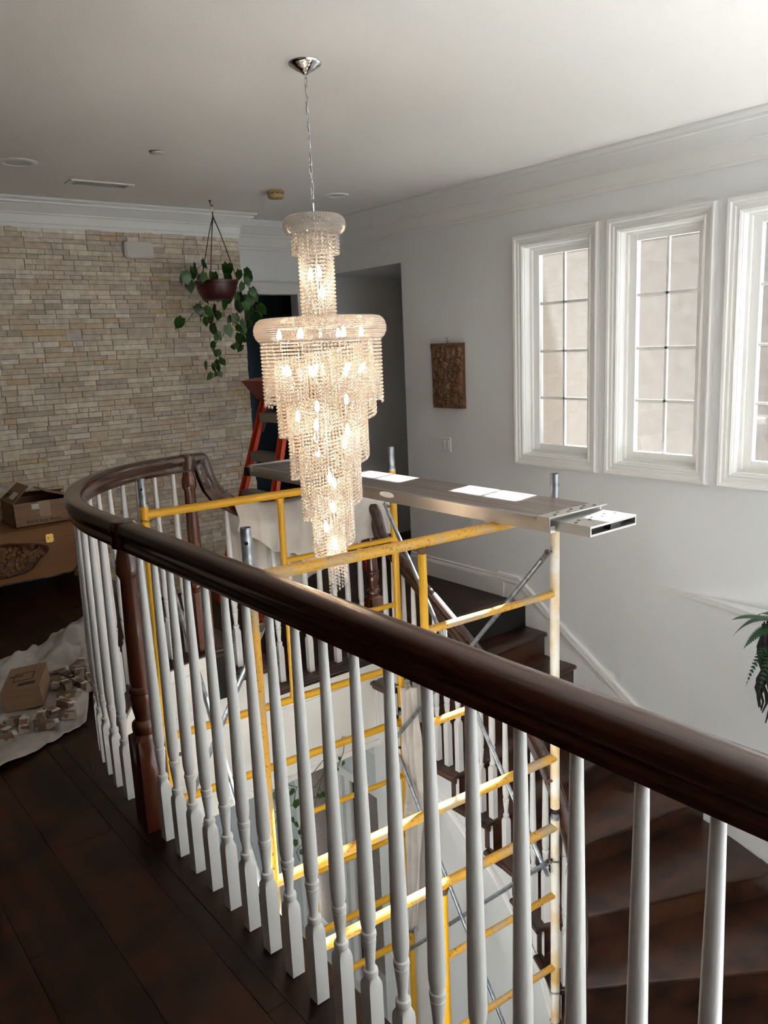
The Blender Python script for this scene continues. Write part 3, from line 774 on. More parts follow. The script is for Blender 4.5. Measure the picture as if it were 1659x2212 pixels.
# ---- windows
def build_window(i):
    a, c_ = WIN[i]; oa, oc = OPEN[i]
    root = sroot('window_%d' % (i+1), (XR, (a+c_)/2, Z0W)); root['label'] = 'tall white window with eight panes in the right wall'
    # casing: moulded frame, mitred
    prof = [(0.0,0.0),(0.0,0.016),(0.010,0.024),(0.018,0.018),(0.030,0.020),(0.034,0.028),(0.050,0.030),(0.056,0.038),(0.070,0.042),(0.078,0.036),(0.082,0.0)]
    # (distance outwards from the opening, proud of the wall)
    cb = MB(); zlo, zhi = Z0W, Z1W; n = len(prof)
    vs = []
    for (yy, zz, sy, sz) in ((oa, zlo, -1, -1), (oc, zlo, 1, -1), (oc, zhi, 1, 1), (oa, zhi, -1, 1)):
        for d, h in prof: vs.append((XR-h, yy+sy*d, zz+sz*d))
    fs = []
    for q in range(4):
        q2 = (q+1) % 4
        for j in range(n-1): fs.append((q*n+j, q*n+j+1, q2*n+j+1, q2*n+j))
    cb.add(vs, fs); o = cb.build('window_casing', M['trim'], root, smooth=25); fixn(o.data)
    # jambs
    jb = MB(); D = 0.15
    jb.box(XR-0.002, oa-0.006, zlo, XR+D, oa+0.004, zhi); jb.box(XR-0.002, oc-0.004, zlo, XR+D, oc+0.006, zhi)
    jb.box(XR-0.002, oa+0.004, zhi-0.004, XR+D, oc-0.004, zhi+0.006); jb.box(XR-0.002, oa+0.004, zlo-0.006, XR+D, oc-0.004, zlo+0.004)
    jb.box(XR+0.05, oa+0.004, zlo+0.004, XR+D-0.002, oa+0.022, zhi-0.004); jb.box(XR+0.05, oc-0.022, zlo+0.004, XR+D-0.002, oc-0.004, zhi-0.004); jb.box(XR+0.052, oa+0.022, zhi-0.02, XR+D-0.002, oc-0.022, zhi-0.004); jb.box(XR+0.052, oa+0.022, zlo+0.004, XR+D-0.002, oc-0.022, zlo+0.02)
    jb.build('window_jamb', M['trim'], root)
    # sash
    sa, sb, s0, s1 = oa+0.022, oc-0.022, zlo+0.02, zhi-0.02; W = 0.048; xs0, xs1 = XR+0.068, XR+0.108
    sb_ = MB(); sb_.box(xs0, sa, s0, xs1, sa+W, s1); sb_.box(xs0, sb-W, s0, xs1, sb, s1); sb_.box(xs0+0.002, sa+W, s0, xs1, sb-W, s0+W); sb_.box(xs0+0.002, sa+W, s1-W+0.012, xs1, sb-W, s1)
    sash = sb_.build('window_frame', M['trim'], root)
    ga, gb, g0, g1 = sa+W, sb-W, s0+W, s1-W+0.012
    mb = MB(); mb.box(XR+0.080, (ga+gb)/2-0.008, g0, XR+0.098, (ga+gb)/2+0.008, g1); mb.build('muntin', M['trim'], sash)
    for r_ in range(1, 4):
        zz = g0+(g1-g0)*r_/4; mb = MB(); mb.box(XR+0.080, ga, zz-0.008, XR+0.098, gb, zz+0.008); mb.build('muntin', M['trim'], sash)
    for r_ in range(4):
        for q in range(2):
            y0 = ga if q == 0 else (ga+gb)/2+0.008; y1 = (ga+gb)/2-0.008 if q == 0 else gb
            z0 = g0+(g1-g0)*r_/4+(0.008 if r_ else 0); z1 = g0+(g1-g0)*(r_+1)/4-(0.008 if r_ < 3 else 0)
            pb = MB(); pb.box(XR+0.088, y0, z0, XR+0.090, y1, z1); pb.build('pane', M['glass'], sash)
    portal((XR+0.14, (oa+oc)/2, (zlo+zhi)/2), (PI/2, 0, PI/2), oc-oa, zhi-zlo)
for i in range(NW): build_window(i)

# ---- outside
b = MB(); b.box(-60,-2.6,ZF-0.25,-2.4,60,ZF-0.05); b.box(-2.4,8.4,ZF-0.25,4.5,60,ZF-0.05); b.box(4.5,-40,ZF-0.25,60,60,ZF-0.05); b.box(-40,-60,ZF-0.25,60,-2.6,ZF-0.05)
struct(b.build('ground', M['ground']), 'short lawn outside the house')
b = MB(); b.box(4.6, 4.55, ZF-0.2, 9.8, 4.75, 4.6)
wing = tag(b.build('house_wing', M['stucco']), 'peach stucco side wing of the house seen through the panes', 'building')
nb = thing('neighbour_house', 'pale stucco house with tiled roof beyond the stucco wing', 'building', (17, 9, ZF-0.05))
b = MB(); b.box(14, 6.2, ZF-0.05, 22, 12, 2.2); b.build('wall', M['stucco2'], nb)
b = MB(); b.box(13.97, 6.9, -1.2, 14.0, 7.9, 0.8); wfr = b.build('window', M['trim'], nb)
b = MB(); b.box(13.955, 7.0, -1.1, 13.97, 7.8, 0.7); b.build('pane', M['black'], wfr)
b = MB()
for k in range(9):
    x0 = 13.5+k*0.5; z0 = 2.2+k*0.22
    b.add([(x0,5.8,z0),(x0+0.55,5.8,z0+0.24),(x0+0.55,12.4,z0+0.24),(x0,12.4,z0),(x0,5.8,z0+0.08),(x0+0.55,5.8,z0+0.26),(x0+0.55,12.4,z0+0.26),(x0,12.4,z0+0.08)], [(0,3,2,1),(4,5,6,7),(0,1,5,4),(1,2,6,5),(2,3,7,6),(3,0,4,7)])
b.build('roof', M['tile_roof'], nb)
# ================================================================== balustrades
def bal_prof(h, blk=0.183):
    d = blk-0.183; t = h
    return [(0,0.0175,'s'),(blk-0.002,0.0175,'s'),(0.194+d,0.0166,'s'),(0.207+d,0.0152,'c'),(0.210+d,0.0152,'c'),(0.213+d,0.0168,'c'),(0.221+d,0.0170,'c'),(0.226+d,0.0160,'c'),(0.229+d,0.0118,'c'),(0.238+d,0.0104,'c'),
            (0.262+d,0.0124,'c'),(0.288+d,0.0150,'c'),(0.302+d,0.0160,'c'),(0.3035+d,0.0142,'c'),(0.306+d,0.0142,'c'),(0.308+d,0.0166,'c'),(0.314+d,0.0174,'c'),(0.320+d,0.0166,'c'),(0.3225+d,0.0138,'c'),(0.326+d,0.0138,'c'),(0.333+d,0.0158,'c'),(0.345+d,0.0174,'c'),(0.362+d,0.0180,'c'),
            (0.45+d,0.0174,'c'),(0.75+d*0.5,0.0134,'c'),(t,0.0098,'c')]
_bm = {}
def bal_mesh(h, blk=0.183):
    key = (round(h, 3), round(blk, 3))
    if key not in _bm:
        b = MB(); b.loft(bal_prof(h, blk), 16); _bm[key] = b.mesh('baluster', M['baluster'], smooth=38)
    return _bm[key]
def newel(root, x, y, z0, h, rot=0.0):
    b = MB()
    k = h-1.05
    b.loft([(0,0.045,'s'),(0.322+k*0.4,0.045,'s'),(0.337+k*0.4,0.036,'c'),(0.345+k*0.4,0.041,'c'),(0.362+k*0.4,0.043,'c'),(0.375+k*0.4,0.040,'c'),(0.385+k*0.4,0.029,'c'),(0.398+k*0.4,0.030,'c'),
            (0.44+k*0.4,0.038,'c'),(0.468+k*0.4,0.0395,'c'),(0.478+k*0.4,0.036,'c'),(0.484+k*0.4,0.042,'c'),(0.497+k*0.4,0.041,'c'),(0.504+k*0.4,0.033,'c'),(0.52+k*0.4,0.0345,'c'),
            (0.70+k,0.0315,'c'),(0.862+k,0.0275,'c'),(0.872+k,0.032,'c'),(0.882+k,0.037,'c'),(0.897+k,0.0385,'c'),(0.912+k,0.036,'c'),(0.922+k,0.037,'c'),(0.935+k,0.032,'c'),(0.958+k,0.027,'c'),(0.985+k,0.026,'c'),(0.992+k,0.033,'c'),(1.002+k,0.033,'c'),(1.01+k,0.028,'c'),(1.03+k,0.028,'c')], 20)
    me = b.mesh('newel_post', M['newel'], smooth=38)
    o = link('newel_post', me, root, (x, y, z0)); o.rotation_euler.z = rot
    return o
RAILP = [(-0.020,-0.088),(-0.024,-0.078),(-0.024,-0.066),(-0.021,-0.058),(-0.025,-0.050),(-0.031,-0.040),(-0.034,-0.026),(-0.032,-0.013),(-0.025,-0.004),(-0.012,0.0),(0.012,0.0),(0.025,-0.004),(0.032,-0.013),(0.034,-0.026),(0.031,-0.040),(0.025,-0.050),(0.021,-0.058),(0.024,-0.066),(0.024,-0.078),(0.020,-0.088)]
HR = 1.053   # top of the guard rail

guard = thing('balustrade', 'guard railing of white turned balusters under a dark curved handrail', 'railing', (GX, 1.0, 0))
# arc length along the guard
def resample(path, step):
    out = [Vector(path[0])]; acc = 0.0
    for i in range(1, len(path)):
        a, c = Vector(path[i-1]), Vector(path[i]); L = (c-a).length
        while acc+L >= step:
            t = (step-acc)/L; a = a+(c-a)*t; L = (c-a).length; out.append(a.copy()); acc = 0.0
        acc += L
    return out
# straight run
first = None
def add_bal(root, x, y, z0, h, rot, blk=0.183):
    o = link('baluster', bal_mesh(h, blk), root, (x, y, z0)); o.rotation_euler.z = rot; return o
for k in range(-12, 18):
    y = 0.469+0.1104*k
    if y > -1.85: add_bal(guard, GX, y, 0.003, 0.968, 0.0)
newel(guard, GX, 2.455, 0.003, 1.05)
# the curve: spaced like the run
cur = [Vector((GX, 2.455, 0)), Vector((GX, 2.56, 0))] + GUARD[6:]
pts = resample(cur, 0.1115)
for i, p in enumerate(pts[2:]):
    if (p-Vector((1.75, 3.88, 0))).length < 0.075: continue
    v = Vector((p.x-EX, p.y-EY, 0)); rot = math.atan2(v.y*EA/EB, v.x*EB/EA) if p.y > EY else 0
    add_bal(guard, p.x, p.y, 0.003, 0.968, rot)
newel(guard, 1.755, 3.88, 0.003, 1.05)
# handrail with the gooseneck at its end
path = [p+Vector((0,0,HR)) for p in GUARD]
goose = [(1.80,3.882,HR),(1.845,3.883,1.052),(1.866,3.884,1.035),(1.878,3.884,1.00),(1.892,3.885,0.945),(1.912,3.886,0.89),(1.945,3.888,0.842),(1.99,3.89,0.806),(2.06,3.892,0.762),(2.13,3.895,0.722),(2.19,3.898,0.705),(2.26,3.90,0.70),(2.60,3.915,0.70),(2.97,3.935,0.70)]
dense = [path[0]]
for i in range(1, len(path)):
    n = 1 if i < 6 else 1
    dense.append(path[i])
b = MB(); b.sweep(dense+[Vector(p) for p in goose[:1]], RAILP); b.build('handrail', M['rail'], guard, smooth=50)
gp = []
gv = [Vector(p) for p in goose]
for i in range(len(gv)-1):
    for t in (0, 0.5): gp.append(mid(gv[i], gv[i+1], t))
gp.append(gv[-1])
# round cap over the first newel, square end at the head of the stairs
b = MB(); b.lathe([(0.0,HR-0.085),(0.040,HR-0.083),(0.044,HR-0.07),(0.040,HR-0.05),(0.046,HR-0.03),(0.046,HR-0.012),(0.036,HR+0.002),(0.0,HR+0.004)], 24, (GX,2.455,0)); b.build('rail_cap', M['rail'], guard, smooth=40)
b = MB(); b.lathe([(0.0,HR-0.085),(0.040,HR-0.083),(0.044,HR-0.07),(0.040,HR-0.05),(0.044,HR-0.03),(0.044,HR-0.012),(0.036,HR+0.002),(0.0,HR+0.004)], 24, (1.755,3.88,0)); b.build('rail_cap', M['rail'], guard, smooth=40)

# ---- balustrade of the stairs
sb = thing('stair_balustrade', 'stair railing of white balusters and dark handrail winding down the flight', 'railing', (2.93, 3.9, ZL))
b = MB(); b.sweep(gp, RAILP); b.build('handrail', M['rail'], sb, smooth=50)
newel(sb, 2.975, 3.955, ZL+0.002, 1.08)
for x in (1.965, 2.075): add_bal(sb, x, 3.90, -0.173, (0.74 if x > 2 else 0.80)+0.173-0.07, 0, 0.20)
for i in range(7): add_bal(sb, 2.235+0.104*i, 3.905+0.004*i, ZL+0.002, 0.70-ZL-0.085, 0, 0.20)
# path along the open side of the flight
RB = RIN+0.05
def flight_pt(s):
    """distance along the inner line from the landing's nosing -> point, nosing height there"""
    Ls = 3.92-SCY
    if s <= Ls: p = Vector((SCX+RB, 3.92-s, 0))
    else:
        th = -(s-Ls)/RB; p = Vector((SCX+RB*math.cos(th), SCY+RB*math.sin(th), 0))
    return p
def s_of(k):
    a, c, t = nline(k)
    if k <= 4: return 3.92-a.y
    v = a-Vector((SCX,SCY,0)); th = math.atan2(v.y, v.x)
    if th > 0.5: th -= 2*PI
    return (3.92-SCY) + (-th)*RB
SK = [s_of(k) for k in range(NT+1)]
def nose_z(s):
    for k in range(NT):
        if s <= SK[k+1]:
            t = (s-SK[k])/(SK[k+1]-SK[k]); return ZL-0.175*(k+t)
    return ZL-0.175*NT
def tread_z(s):
    for k in range(NT+1):
        if s < SK[k]: return ZL-0.175*k
    return ZL-0.175*NT
RH = 0.905
# balusters: even spacing on each tread
for k in range(1, NT):
    n = 3 if k <= 4 else 2
    for q in range(n):
        s = SK[k-1]+0.02+(SK[k]-SK[k-1])*(q+0.5)/n
        if k == 1 and q == 0: continue
        p = flight_pt(s); zt = ZL-0.175*k
        h = nose_z(s)+RH-0.085-zt
        v = p-Vector((SCX,SCY,0)); rot = math.atan2(v.y, v.x) if k > 4 else 0
        add_bal(sb, p.x, p.y, zt+0.002, h, rot, 0.20+ (0.175*(q/n)*0.8))
rp = [(2.965,3.93,0.69),(2.945,3.90,0.665),(2.935,3.86,0.62),(2.930,3.81,0.565)]
s = 0.16; 
while s < SK[NT]-0.1:
    p = flight_pt(s); rp.append((p.x, p.y, nose_z(s)+RH)); s += 0.07
b = MB(); b.sweep(rp, RAILP); b.build('handrail', M['rail'], sb, smooth=50)
b = MB(); b.lathe([(0.0,0.615),(0.042,0.618),(0.046,0.64),(0.040,0.655),(0.048,0.675),(0.046,0.70),(0.034,0.712),(0.0,0.714)], 24, (2.975,3.955,0)); b.build('rail_cap', M['rail'], sb, smooth=40)

# ================================================================== scaffold
sc = thing('scaffold_tower', 'yellow tubular steel scaffold with rungs and galvanised cross braces in the stairwell', 'scaffold', (1.95, 2.9, ZF))
FR = {'near': (Vector((1.232,2.321,0)), Vector((2.670,2.224,0)), 0.815), 'far': (Vector((1.412,3.65,0)), Vector((2.835,3.54,0)), 0.822)}
R1, R2 = 0.0212, 0.0155
rungs = (-0.358, -0.752)
for key, (L, R, zt) in FR.items():
    near = key == 'near'
    wn_, wp = (M['yellow_worn'], M['yellow_white']) if near else (M['yellow'], M['yellow'])
    mp_ = (L+R)/2; u = (R-L).normalized()
    for tier in range(3):
        zt_ = zt-1.497*tier
        zb = max(zt_-1.40, ZF+0.03)
        mp_ = L*0.5+R*0.5 if tier == 0 else L*0.465+R*0.535
        for P, matl in ((L, M['yellow'] if not near else M['yellow_worn']), (R, wp if near else M['yellow'])):
            b = MB(); b.tube([P+Vector((0,0,zb)), P+Vector((0,0,zt_+0.042))], R1, 16); b.build('post', matl if tier != 1 else M['yellow_white'] if near else M['yellow'], sc, smooth=50)
            # coupling pin with a hole, collar
            b = MB(); b.tube([P+Vector((0,0,zt_+0.03)), P+Vector((0,0,zt_+(0.175 if tier == 0 else 0.07)))], R1*0.86, 16, cap=False)
            b.tube([P+Vector((0,0,zt_+0.03)), P+Vector((0,0,zt_+(0.173 if tier == 0 else 0.07)))], R1*0.72, 16, cap=False)
            b.tube([P+Vector((0,0,zt_+0.040)), P+Vector((0,0,zt_+0.052))], R1*1.03, 16)
            pin = b.build('coupling_pin', M['galv'], sc, smooth=50)
            if tier == 0:
                dirv = Vector((-0.5,-0.86,0)).normalized() if P is L else Vector((0.86,-0.5,0)).normalized()
                b = MB(); b.tube([P+dirv*(R1*0.70)+Vector((0,0,zt_+0.125)), P+dirv*(R1*0.88)+Vector((0,0,zt_+0.125))], 0.0065, 10); b.build('pin_hole', M['black'], pin)
            # brace lug
            inn = Vector((u.x,u.y,0)) if P is L else -Vector((u.x,u.y,0))
            for dz in (-0.165, -1.255):
                if zt_+dz > ZF+0.1:
                    b = MB(); q = P+inn*R1+Vector((0,0,zt_+dz)); b.tube([q-inn*0.004, q+inn*0.030], 0.006, 8); b.obox(q+inn*0.026+Vector((0,0,0.004)), inn*0.012, Vector((0,0,1))*0.009, inn.cross(Vector((0,0,1)))*0.003); b.build('brace_lug', M['rust'], sc)
        # bars
        b = MB(); b.tube([L+Vector((0,0,zt_)), R+Vector((0,0,zt_))], R1, 14); b.build('top_bar', wn_, sc, smooth=50)
        if zt_-1.14 > ZF: 
            b = MB(); b.tube([L+Vector((0,0,zt_-1.143)), R+Vector((0,0,zt_-1.143))], R1*0.98, 14); b.build('bottom_bar', wn_, sc, smooth=50)
            b = MB(); b.tube([mp_+Vector((0,0,zt_-1.143)), mp_+Vector((0,0,zt_))], R1*0.80, 14); b.build('ladder_upright', M['yellow'], sc, smooth=50)
            for dz in rungs:
                b = MB(); b.tube([mp_+Vector((0,0,zt_+dz)), R+Vector((0,0,zt_+dz))], R2, 12); b.build('rung', wn_, sc, smooth=50)
            # weld collars at the joints
            for za, zb2, ra, rb in ((-0.045,-0.018,0.82,1.15), (-1.125,-1.095,1.15,0.82)):
                b = MB(); b.tube([mp_+Vector((0,0,zt_+za)), mp_+Vector((0,0,zt_+zb2))], [R1*ra, R1*rb], 14); b.build('weld', M['rust'] if near else M['yellow'], sc, smooth=50)
def brace(a, c):
    a, c = Vector(a), Vector(c); d = (c-a).normalized()
    b = MB(); b.tube([a+d*0.05, c-d*0.05], 0.0115, 10)
    for p, s_ in ((a, 1), (c, -1)):
        side = d.cross(Vector((0,0,1))).normalized(); b.obox(p+d*s_*0.03, d*0.045, d.cross(side)*0.0125, side*0.0025)
    b.build('cross_brace', M['galv'], sc, smooth=40)
nL, nR, _ = FR['near']; fL, fR, _ = FR['far']
for tier in range(2):
    o = -1.497*tier
    for N, F, inn in ((nR, fR, Vector((-0.045,0,0))), (nL, fL, Vector((0.045,0,0)))):
        brace(N+inn+Vector((0,0,0.65+o)), F+inn+Vector((0,0,-0.76+o)))
        brace(F+inn*1.35+Vector((0,0,0.67+o)), N+inn*1.35+Vector((0,0,-0.90+o)))
# tie wires
b = MB()
for P, z in ((fL,0.79),(fR,-0.85),(nR,-0.86),(nR,-1.58),(nL,0.72)):
    for q in range(2):
        ring = [P+Vector((math.cos(a)*(R1+0.003), math.sin(a)*(R1+0.003), z+0.006*q+0.004*math.sin(2*a))) for a in [2*PI*i/14 for i in range(14)]]
        b.tube(ring, 0.0011, 5, closed=True)
    b.tube([P+Vector((0.022,-0.01,z)), P+Vector((0.045,-0.02,z+0.014)), P+Vector((0.055,-0.03,z-0.03)), P+Vector((0.05,-0.02,z-0.09))], 0.0010, 5)
    b.tube([P+Vector((0.022,0.0,z)), P+Vector((0.06,0.015,z+0.006)), P+Vector((0.10,0.02,z+0.02))], 0.0010, 5)
b.build('tie_wire', M['black'], sc)
# sticker and stencilled marks on the far left post
def text_mesh(txt, size, name, matl, parent, mtx, extrude=0.0004):
    cu_ = bpy.data.curves.new(name, 'FONT'); cu_.body = txt; cu_.size = size; cu_.extrude = extrude; cu_.resolution_u = 2
    tmp = bpy.data.objects.new('tmp', cu_); C.objects.link(tmp)
    dg = bpy.context.evaluated_depsgraph_get(); me = bpy.data.meshes.new_from_object(tmp.evaluated_get(dg))
    bpy.data.objects.remove(tmp); bpy.data.curves.remove(cu_)
    me.transform(mtx); me.materials.clear(); me.materials.append(matl)
    return link(name, me, parent)
b = MB(); P = fL
dv = Vector((-P.x,-P.y,0)).normalized(); dv2 = Vector((dv.y,-dv.x,0))
dd = (dv*0.86+dv2*-0.5).normalized(); 
for q in range(2):
    pass
rowz = [0.33-0.0*i for i in range(1)]
vs = []
for zz in (0.05, 0.33):
    for a in range(6):
        an = math.atan2(dv.y, dv.x) + (-0.15+0.23*a); vs.append(P+Vector((math.cos(an),math.sin(an),0))*(R1+0.0008)+Vector((0,0,zz)))
b.add(vs, [(i,i+1,7+i,6+i) for i in range(5)])
stk = b.build('sticker', M['paper'], sc, smooth=60)
b = MB()
for i in range(16):
    zz = 0.06+0.0165*i; an = math.atan2(dv.y, dv.x)+0.05
    p0 = P+Vector((math.cos(an),math.sin(an),0))*(R1+0.0014); p1 = P+Vector((math.cos(an+0.45),math.sin(an+0.45),0))*(R1+0.0014)
    b.tube([p0+Vector((0,0,zz)), (p0+p1)/2*1.0+Vector((0,0,zz+0.006*(i % 3))), p1+Vector((0,0,zz+0.004))], 0.0012, 4)
b.build('lettering', M['ink'], stk)

# ---- the walk plank on top of the frames
pk = thing('scaffold_plank', 'long grooved aluminium walk plank lying across the top of the scaffold', 'plank', (2.475, 3.0, 0.837))
PX0, PX1, PZ = 2.305, 2.645, 0.894
y0, y1 = 1.965, 4.25
PB = 0.837
b = MB()
nb_ = 9; wv = (PX1-PX0-0.02)/nb_
for i in range(nb_):
    xa = PX0+0.01+i*wv; b = MB(); b.box(xa+0.0012, y0, PZ-0.006, xa+wv-0.0012, y1, PZ-0.0005)
    for q in range(3):
        xx = xa+wv*(q+0.5)/3; b.box(xx-0.0035, y0, PZ-0.001, xx+0.0035, y1, PZ)
    b.build('deck_board', M['alu_deck'], pk)
b = MB(); b.box(PX0+0.01, y0, PZ-0.03, PX1-0.01, y1, PZ-0.0062); b.build('underdeck', M['alu_dark'], pk)
for xa, s_ in ((PX0, 1), (PX1, -1)):
    b = MB(); b.sweep([(xa, y0, PB), (xa, y1, PB)], [(0,0),(s_*0.035,0),(s_*0.035,0.006),(s_*0.008,0.008),(s_*0.008,0.03),(s_*0.004,0.036),(s_*0.008,0.044),(s_*0.008,0.05),(s_*0.012,PZ-PB),(0,PZ-PB-0.003),(-s_*0.003,0.04)])
    o = b.build('side_rail', M['alu'], pk, smooth=30); fixn(o.data)
# telescoping inner section at the near end
b = MB(); b.box(PX0+0.03, 1.78, PZ-0.022, PX1-0.03, 1.975, PZ-0.014); b.box(PX0+0.03, 1.78, PB+0.004, PX1-0.03, 1.975, PB+0.012); b.box(PX0+0.03,1.78,PB+0.012,PX0+0.036,1.975,PZ-0.022); b.box(PX1-0.036,1.78,PB+0.012,PX1-0.03,1.975,PZ-0.022)
b.build('sliding_section', M['alu'], pk)
b = MB(); b.box(PX0+0.05,1.81,PB+0.012,PX1-0.05,1.825,PZ-0.022); b.box(PX0+0.15,1.78,PB+0.012,PX0+0.21,1.81,PZ-0.022); b.build('end_plug', M['black'], pk)
b = MB(); b.box(PX0-0.006, 1.94, PZ, PX1+0.006, 2.00, PZ+0.004); b.box(PX0-0.006,1.94,PZ-0.03,PX0-0.001,2.00,PZ); b.box(PX0-0.006,1.935,PB+0.002,PX0+0.02,1.96,PZ-0.03); b.build('end_bracket', M['alu'], pk)
rv = MB(); rv.tube([(0,0,-0.002),(0,0,0.003)], 0.007, 10); rvm = rv.mesh('rivet', M['alu_dark'])
for yy in (1.97, 1.87):
    for i in range(7): link('rivet', rvm, pk, (PX0+0.05+i*(PX1-PX0-0.1)/6, yy+(0.01 if i % 2 else -0.01), PZ+0.004 if yy > 1.92 else PZ-0.014))
b = MB(); b.box(PX0-0.004, y1-0.02, PB-0.004, PX1+0.004, y1+0.04, PZ-0.01); b.build('end_cap', M['black'], pk)
b = MB(); b.tube([(PX0-0.006, y1-0.06, PZ-0.03),(PX0-0.006,y1-0.05,PZ+0.002),(PX0+0.005,y1-0.045,PZ+0.006),(PX1,y1-0.02,PZ+0.006)], 0.004, 6); b.box(PX0,y1-0.035,PZ,PX1,y1-0.005,PZ+0.005); b.build('end_bracket', M['alu'], pk)
b = MB(); oval = []
for i in range(20): a = 2*PI*i/20; oval.append((PX0-0.0045, 2.92+0.055*math.cos(a), (PB+PZ)/2+0.008+0.014*math.sin(a)))
b.add(oval, [tuple(range(20))]); b.build('sticker', M['paper'], pk)
# ================================================================== chandelier
CX_, CY_ = 1.929, 2.845
ch = thing('chandelier', 'tall spiral crystal chandelier with lit candle bulbs on a chrome chain', 'chandelier', (CX_, CY_, 0.53))
b = MB(); b.lathe([(0.0,ZC-0.045),(0.008,ZC-0.044),(0.018,ZC-0.036),(0.030,ZC-0.030),(0.044,ZC-0.022),(0.048,ZC-0.018),(0.060,ZC-0.013),(0.066,ZC-0.006),(0.067,ZC-0.001),(0.067,ZC)], 40, (CX_,CY_,0)); b.build('canopy', M['chrome'], ch, smooth=35)
ZT = 2.085     # top of the upper ring
# chain links
nl = 15; zc0, zc1 = ZC-0.055, ZT+0.03; pitch_ = (zc0-zc1)/nl
def link_mesh():
    b = MB(); hl, hw = pitch_*0.62, 0.0062; ring = []
    for i in range(16):
        a = 2*PI*i/16; ring.append((hw*math.cos(a), 0, (hl-hw)*(1 if math.sin(a) > 0 else -1)*(0 if abs(math.sin(a)) < 1e-6 else 1)+hw*math.sin(a)))
    b.tube(ring, 0.0014, 6, closed=True); return b.mesh('chain_link', M['chrome'], smooth=60)
lm = link_mesh()
for i in range(nl):
    o = link('chain_link', lm, ch, (CX_+0.0012*math.sin(i*1.7), CY_, zc0-pitch_*(i+0.5))); o.rotation_euler.z = (PI/2 if i % 2 else 0.2)+0.25*math.sin(i)
b = MB(); b.tube([(CX_+0.005*math.sin(q*1.9), CY_+0.004*math.cos(q*2.3), zc0+0.01-(zc0-zc1+0.02)*q/24) for q in range(25)], 0.0016, 6); b.build('power_cord', M['galv'], ch, smooth=60)
b = MB(); b.tube([(CX_,CY_,ZT+0.045),(CX_,CY_,0.62)], 0.006, 10); b.build('stem_rod', M['chrome'], ch, smooth=60)
b = MB(); b.lathe([(0.0,ZC-0.058),(0.007,ZC-0.056),(0.007,ZC-0.045),(0.0,ZC-0.044)], 12, (CX_,CY_,0)); b.build('loop', M['chrome'], ch)
# bead shapes
def bead(bm_, x, y, z, r, h, n=8, ph=0.0):
    vs = [(x,y,z+h)]
    for zz, rr in ((0.45, 0.80), (0.0, 1.0), (-0.45, 0.80)):
        for j in range(n):
            a = 2*PI*j/n+ph+(0.39 if zz else 0); vs.append((x+r*rr*math.cos(a), y+r*rr*math.sin(a), z+h*zz))
    vs.append((x,y,z-h)); fs = []
    for j in range(n):
        k = (j+1) % n
        fs.append((0, 1+j, 1+k))
        for q in range(2): fs += [(1+q*n+j, 1+(q+1)*n+j, 1+(q+1)*n+k), (1+q*n+j, 1+(q+1)*n+k, 1+q*n+k)]
        fs.append((1+2*n+k, 1+2*n+j, 3*n+1))
    bm_.add(vs, fs)
PIT = 0.0148; BR = 0.0066
rr_ = random.Random(5)
strands = []   # (x, y, ztop, zbottom)
def ringpt(r, a): return CX_+r*math.cos(a), CY_+r*math.sin(a)
# collar below the upper ring and the neck
ZR1 = 2.012
for r, zt, zb in ((0.094, ZR1, ZR1-0.062), (0.069, ZR1-0.01, 1.655)):
    n = int(2*PI*r/0.0146)
    for i in range(n): strands.append((*ringpt(r, 2*PI*i/n), zt, zb+rr_.uniform(-0.003,0.003)))
ZBIG = 1.585   # underside of the big ring
# directions as the camera sees them
cdir = Vector((CX_,CY_,0)).normalized(); rdir = Vector((cdir.y,-cdir.x,0))
n = int(2*PI*0.247/0.0148)
for i in range(n): strands.append((*ringpt(0.247, 2*PI*i/n), ZBIG, 1.35+rr_.uniform(-0.004,0.004)))
u = 0.0
while u < 4.85:
    r = max(0.236-0.0395*u, 0.035)
    a = 2*PI*u; d = rdir*(-math.cos(a)) + (-cdir)*(-math.sin(a))
    zb = 1.395-0.182*u; zt = min(zb+0.182+0.10, ZBIG)
    strands.append((CX_+d.x*r, CY_+d.y*r, zt, zb))
    u += 0.0146/(2*PI*r)
# inner strands that close the bottom
for i in range(9): strands.append((*ringpt(0.022, 2*PI*i/9), 0.75, 0.545+0.01*(i % 3)))
def face_cam(s_):
    v = Vector((s_[0]-CX_, s_[1]-CY_, 0)); return v.dot(cdir)/(v.length+1e-6) - 0.25*(s_[2]-s_[3])
strands.sort(key=face_cam)
rest = MB()
for i, (x, y, zt, zb) in enumerate(strands):
    tgt = MB() if i < 300 else rest
    z = zt; ph = rr_.random()*0.8
    while z > zb:
        bead(tgt, x, y, z, BR, BR*1.02, 8, ph); z -= PIT
    bead(tgt, x, y, z-0.002, BR*0.85, BR*1.35, 6, ph)
    if i < 300: tgt.build('crystal_strand', M['crystal'], ch)
o = rest.build('crystal_curtain', M['crystal'], ch); o['kind'] = 'stuff'
